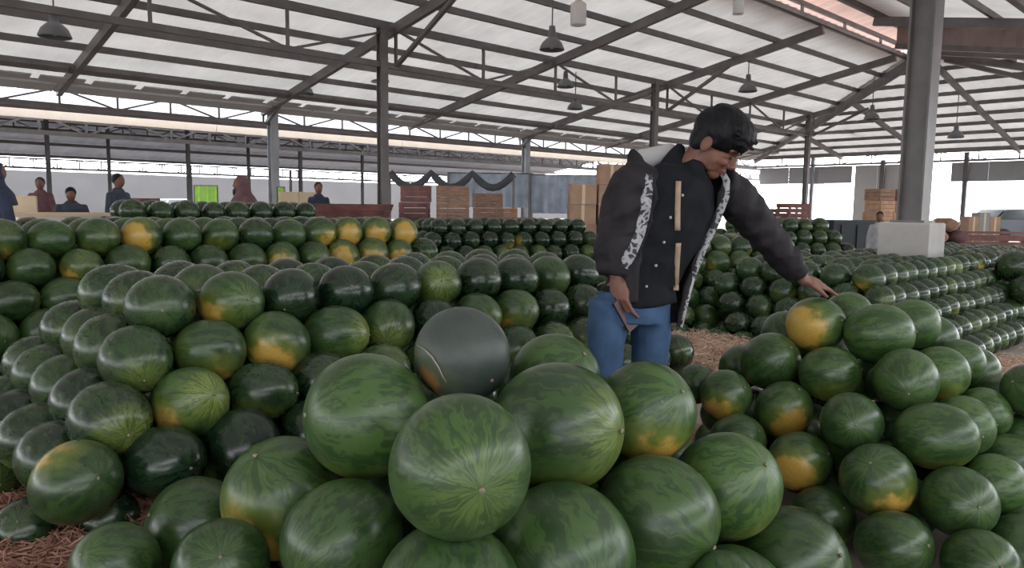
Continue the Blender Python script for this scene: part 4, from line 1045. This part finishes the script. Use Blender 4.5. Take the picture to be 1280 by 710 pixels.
def crate_stack(px, d, sx, sy, sz, n, yaw, mt, where):
    b = at_floor(px, d)
    for k in range(n):
        crate(b + ez * (k * (sz + .002)) + V3((rng.normal(0, .012), rng.normal(0, .012), 0)), sx, sy, sz, yaw + rng.normal(0, .02), mt if k % 3 else 'wood', '%s wooden crate in the stack %s' % ('topmost' if k == n - 1 else 'lower', where), 'crates stacked ' + where)
crate_stack(520, 11.65, .46, .42, .255, 6, .1, 'woodr', 'behind the small dark melon stack')
crate_stack(566, 11.5, .50, .42, .255, 6, .1, 'wood', 'beside the dark steel column')
crate_stack(608, 12.6, .46, .42, .24, 6, .2, 'wood', 'before the pale eave column')
crate_stack(632, 13.35, .36, .40, .24, 5, .2, 'woodl', 'next to the pale eave column')
crate_stack(1090, 15.5, .42, .40, .24, 7, .4, 'woodl', 'by the white wall panel')
crate_stack(1108, 15.8, .36, .40, .24, 7, .4, 'woodl', 'left of the thick plinth column')
crate_stack(186, 13.5, .52, .36, .26, 5, .5, 'woodr', 'behind the hazy stack')
crate_stack(962, 14.5, .42, .40, .25, 5, .3, 'wood', 'above the bluish far stack')
crate_stack(986, 14, .46, .40, .27, 5, .3, 'woodr', 'beside the bluish far stack')
def carton(c, sx, sy, sz, yaw, label, group, mt='carton'):
    c = V3(c); x = V3((math.cos(yaw), math.sin(yaw), 0)); y = V3((-math.sin(yaw), math.cos(yaw), 0))
    t = thing('carton', c, label, 'carton', group)
    MB().box(c + ez * sz / 2, (sx, sy, sz - .004), x, y).build('box_body', M[mt], t)
    for s in (1, -1): MB().box(c + ez * (sz - .001) + y * s * sy * .25, (sx * .99, sy * .485, .006), x, y).build('flap', M[mt], t)
    MB().box(c + ez * (sz * .5) - y * (sy / 2 + .001), (.05, .002, sz * .98), x, y).build('tape', M['cream'], t)
b = at_floor(741, 12.2)
for i in range(2):
    for k in range(5 + i):
        carton(b + V3((-.23 + .46 * i + rng.normal(0, .006), .05 * i + rng.normal(0, .015), k * .322)), .42, .38, .318, .04 + rng.normal(0, .012), '%s brown carton of the pile beside the man\'s sleeve' % ('topmost' if k == 4 + i else 'lower'), 'cartons beside the man')
b = at_floor(377, 15.5)
for i in range(2):
    for k in range(4): carton(b + V3((-.2 + .42 * i, 0, k * .37)), .4, .35, .37, .15, 'beige carton by the lime sheet and eave column', 'beige cartons by the eave column', 'cream')
# cream counter and box at the back left
b = at_floor(84, 9.8)
t = thing('counter', b, 'cream topped counter behind the rear stack', 'counter'); yw = eu
MB().box(b + ez * 1.06, (1.15, .55, .05), yw, ev).build('counter_top', M['cream'], t)
MB().box(b + ez * .52, (1.05, .45, 1.03), yw, ev).build('counter_body', M['white'], t)
for s in (-.33, 0, .33): MB().box(b + ez * .52 + yw * s - ev * .232, (.3, .02, .92), yw, ev).build('door', M['white'], t); MB().box(b + ez * .75 + yw * (s + .1) - ev * .25, (.02, .03, .12), yw, ev).build('handle', M['steel'], [c for c in t.children if c.name.startswith('door')][-1])
b = at_floor(38, 10.4); carton(b + ez * 0, .3, .3, 1.30, .5, 'tall cream box standing beside the navy hooded person', 'tall cream box', 'cream')
# lime sheets on a rail
for (x, d, wd, hh, lb) in ((262, 15.5, .48, .38, 'bright lime sheet hanging behind the bending person'), (354, 16, .16, .36, 'narrow lime sheet hanging beside the eave column')):
    b = at_floor(x, d); t = thing('lime_sheet', b, lb, 'sheet'); vs = []; n = 8
    for i in range(n + 1):
        for z in (1.58, 1.58 - hh): vs.append(b + V3((-wd / 2 + wd * i / n, .02 * math.sin(i * 2.1), z)))
    vs += [v + V3((0, .006, 0)) for v in vs]; o_ = 2 * (n + 1)
    fs = [(2 * i, 2 * i + 1, 2 * i + 3, 2 * i + 2) for i in range(n)] + [(o_ + 2 * i, o_ + 2 * i + 2, o_ + 2 * i + 3, o_ + 2 * i + 1) for i in range(n)]
    MB().add(vs, fs).build('cloth', M['lime'], t)
    for s in (1, -1): MB().bar(b + V3((s * wd / 2, .01, 0)), b + V3((s * wd / 2, .01, 1.6)), .025, .025).build('post', M['steel'], t)
    MB().bar(b + V3((-wd / 2, .01, 1.59)), b + V3((wd / 2, .01, 1.59)), .02, .02).build('rail', M['steel'], t)
# red-brown market cart
b = at_floor(440, 10.8); t = thing('market_cart', b, 'red-brown wooden cart with flared sides behind the rear stack', 'cart')
for s in (1, -1):
    for k in range(3): MB().frame_box(b + V3((0, s * (.3 + .035 * k), 1.0 + .1 * k)), V3((.48 + .03 * k, 0, 0)), V3((0, s * .012, .0)), V3((0, s * .017, .046))).build('side_board', M['woodr'], t)
    for k in range(3): MB().frame_box(b + V3((s * (.47 + .035 * k), 0, 1.0 + .1 * k)), V3((.012, 0, 0)), V3((0, .3 + .03 * k, 0)), V3((s * .017, 0, .046))).build('end_board', M['woodr'], t)
    m = MB(); c_ = b + V3((s * .25, -.2, .24)); m.loft([c_ + V3((0, -.03, 0)), c_ + V3((0, .03, 0))], [.24, .24], n=20); m.build('wheel', M['rubber'], t)
    MB().bar(b + V3((s * .4, .2, 0)), b + V3((s * .4, .2, .95)), .05, .05).build('leg', M['woodr'], t); MB().bar(b + V3((s * .25, -.2, .24)), b + V3((s * .25, -.2, .95)), .05, .05).build('leg', M['woodr'], t)
MB().box(b + ez * .95, (.94, .6, .03)).build('deck', M['woodr'], t)
for i in range(3):
    c_ = b + V3((-.27 + .27 * i, 0, .966)); t2 = thing('plastic_crate', c_, 'red plastic crate lying in the red-brown cart', 'crate', 'red plastic crates in the cart')
    for s in (1, -1):
        for q in range(3):
            MB().box(c_ + V3((s * .11, 0, .04 + .07 * q)), (.012, .4, .05)).build('side', M['redc'], t2); MB().box(c_ + V3((0, s * .2, .04 + .07 * q)), (.23, .012, .05)).build('side', M['redc'], t2)
    MB().box(c_ + ez * .008, (.23, .4, .016)).build('base', M['redc'], t2)
# long low brown bench under the crates
def bench(px, d, L_, hh, lb, mt='woodr'):
    b = at_floor(px, d); t = thing('plank_bench', b, lb, 'bench')
    for k in range(3): MB().box(b + V3((0, -.16 + .16 * k, hh - .02)), (L_, .15, .04)).build('plank', M[mt], t)
    for k in range(3): MB().box(b + V3((0, -.24, hh - .14 - .16 * k)), (L_, .025, .14)).build('board', M[mt], t)
    for s in (-1, 1):
        for q in (-.2, .2): MB().box(b + V3((s * (L_ / 2 - .06), q, hh / 2 - .02)), (.07, .07, hh - .04)).build('leg', M[mt], t)
bench(376, 11.6, .95, 1.10, 'red-brown plank bench behind the hazy stack end')
bench(646, 11.95, .56, 1.06, 'plank bench at the foot of the crate stacks')
bench(1230, 17.5, 2.6, .78, 'long low brown plank bench beyond the plinth column')
# dark bin
b = at_floor(1051, 13.6); t = thing('storage_bin', b, 'large dark blue-black bin near the plinth column', 'bin'); y_ = .25; x = V3((math.cos(y_), math.sin(y_), 0)); yv = V3((-math.sin(y_), math.cos(y_), 0))
MB().box(b + ez * .51, (1.0, .6, 1.02), x, yv).build('bin_body', M['darkbin'], t); MB().box(b + ez * 1.04, (1.04, .64, .05), x, yv).build('lid', M['darkbin'], t)
for s in (-.33, 0, .33): MB().box(b + ez * .51 + x * s - yv * .31, (.04, .025, .95), x, yv).build('rib', M['darkbin'], t)
# tarpaulins hung in the neighbouring hall
def tarp(px0, px1, d, z0, z1, mt, lb, n=26, sag=0.):
    a, b = at_floor(px0, d), at_floor(px1, d); t = thing('tarpaulin', (a + b) / 2, lb, 'tarpaulin'); vs = []; R_ = 6
    for i in range(n + 1):
        p = a + (b - a) * i / n
        for j in range(R_ + 1):
            q = j / R_; vs.append(p + V3((0, .10 * math.sin(i * 1.7) * (.3 + q) + .05 * math.sin(i * .6 + j), 0)) + ez * (z1 - (z1 - z0) * q - sag * abs(math.sin(math.pi * i / n * 3)) * (.3 + .7 * q)))
    fs = [(i * (R_ + 1) + j, (i + 1) * (R_ + 1) + j, (i + 1) * (R_ + 1) + j + 1, i * (R_ + 1) + j + 1) for i in range(n) for j in range(R_)]
    MB().add(vs, fs).build('sheet', M[mt], t, True)
    MB().bar(a + ez * z1, b + ez * z1, .03, .03).build('rope', M['tarpd'], t)
    for e in (a, b): MB().bar(e, e + ez * (z1 + .02), .06, .06).build('pole', M['steel'], t)
tarp(660, 742, 21.5, 1.05, 2.15, 'tarp', 'blue-grey tarpaulin curtain behind the cartons')
tarp(560, 662, 22, 1.2, 2.2, 'tarp', 'blue-grey tarpaulin fringe above the crate stacks', sag=.0)
def swag(px0, px1, d, z, sag, lb):
    a, b = at_floor(px0, d) + ez * z, at_floor(px1, d) + ez * z; n = 24; pts = []; rr = []
    for i in range(n + 1):
        q = i / n; pts.append(a + (b - a) * q - ez * sag * abs(math.sin(math.pi * q * 3))); rr.append((.035, .10))
    t = thing('rolled_tarp', (a + b) / 2 - ez * z, lb, 'tarpaulin'); m = MB(); m.loft(pts, rr, hint=(0, 1, 0), n=8); m.build('roll', M['tarpd'], t, True)
    for e in (a, b): MB().bar(V3((e[0], e[1], 0)), e, .05, .05).build('pole', M['steel'], t)
swag(488, 640, 20.5, 2.12, .38, 'dark rolled tarpaulin hanging in swags above the crates')
# vehicles
def car(px, d, yaw, mt, lb, k=1.0):
    b = at_floor(px, d); x = V3((math.cos(yaw), math.sin(yaw), 0)); y = V3((-math.sin(yaw), math.cos(yaw), 0)); t = thing('car', b, lb, 'car')
    prof = [(-2.0, .35), (-2.05, .75), (-1.9, .95), (-1.5, 1.0), (-1.05, 1.42), (.55, 1.46), (1.05, 1.02), (1.9, .88), (2.05, .62), (2.0, .35)]
    m = MB(); vs = [b + x * p * k + y * s * .82 * k * (1 if z < 1.1 else .82) + ez * z * k for s in (1, -1) for p, z in prof]; n = len(prof)
    m.add(vs, [tuple(range(n)), tuple(range(2 * n - 1, n - 1, -1))] + [(i, n + i, n + (i + 1) % n, (i + 1) % n) for i in range(n)]).build('car_body', M[mt], t)
    for s in (1, -1):
        MB().add([b + x * p * k + y * s * (.84 if z < 1.1 else .70) * k + ez * z * k for p, z in ((-1.35, 1.04), (-1.0, 1.37), (.5, 1.40), (.85, 1.04))], [(0, 1, 2, 3)]).build('window', M['glass'], t)
        for p in (-1.25, 1.25):
            m = MB(); c_ = b + x * p * k + y * s * .78 * k + ez * .32 * k; m.loft([c_ - y * .1 * k, c_ + y * .1 * k], [.32 * k, .32 * k], hint=tuple(x), n=18); m.build('wheel', M['rubber'], t)
    for p0, z0, p1, z1 in ((1.0, 1.04, .58, 1.42), (-1.47, 1.02, -1.1, 1.38)): MB().frame_box(b + x * (p0 + p1) / 2 * k * 1.02 + ez * (z0 + z1) / 2 * k, x * (p1 - p0) / 2 * k + ez * (z1 - z0) / 2 * k, y * .64 * k, (x * (.4 if p0 > 0 else -.4) + ez * .42) * .02).build('windscreen', M['glass'], t)
car(222, 46, 1.2, 'carl', 'pale blue-grey car parked by the boundary wall')
car(1258, 30, .15, 'carp', 'dark car parked beyond the low brown bench', .95)
# sacks heaped by the plinth and junk beyond
def sack(c, rx, ry, rz_, yaw, mt, lb, gp):
    m = MB(); x = V3((math.cos(yaw), math.sin(yaw), 0)); y = V3((-math.sin(yaw), math.cos(yaw), 0)); t = thing('sack', c, lb, 'sack', gp); c = V3(c) + ez * rz_
    m.loft([c - x * rx, c - x * rx * .9, c - x * rx * .5, c, c + x * rx * .55, c + x * rx * .82, c + x * rx, c + x * rx * 1.12], [(ry * .5, rz_ * .4), (ry * .8, rz_ * .75), (ry, rz_), (ry * 1.02, rz_ * 1.0), (ry * .95, rz_ * .95), (ry * .6, rz_ * .6), (ry * .18, rz_ * .2), (ry * .3, rz_ * .3)], hint=tuple(y), n=14); m.build('bag', M[mt], t, True)
    MB().loft([c + x * rx * .97, c + x * rx * 1.03], [ry * .24, ry * .24], hint=tuple(y), n=10).build('tie', M['strap'], t)
for i, (px, d, k_) in enumerate(((1160, 16.6, 0), (1183, 16.6, 0), (1171, 16.6, 1), (1160, 16.6, 2), (1183, 16.6, 2), (1171, 16.6, 3))):
    b = at_floor(px, d); sack(b + ez * (k_ * .262), .36, .20, .16, 1.5 + .05 * (i % 3), 'wood' if i % 2 else 'maroon', 'dull brown sack in the pile beside the plinth column', 'sacks beside the plinth column')
for i, px in enumerate((1203, 1216, 1229)):
    b = at_floor(px, 19); carton(b, .262, .35, 1.12 + .1 * (i % 2), 0, 'grey-brown tall carton standing beyond the low brown bench', 'tall cartons beyond the brown bench', 'carton' if i != 1 else 'panel')
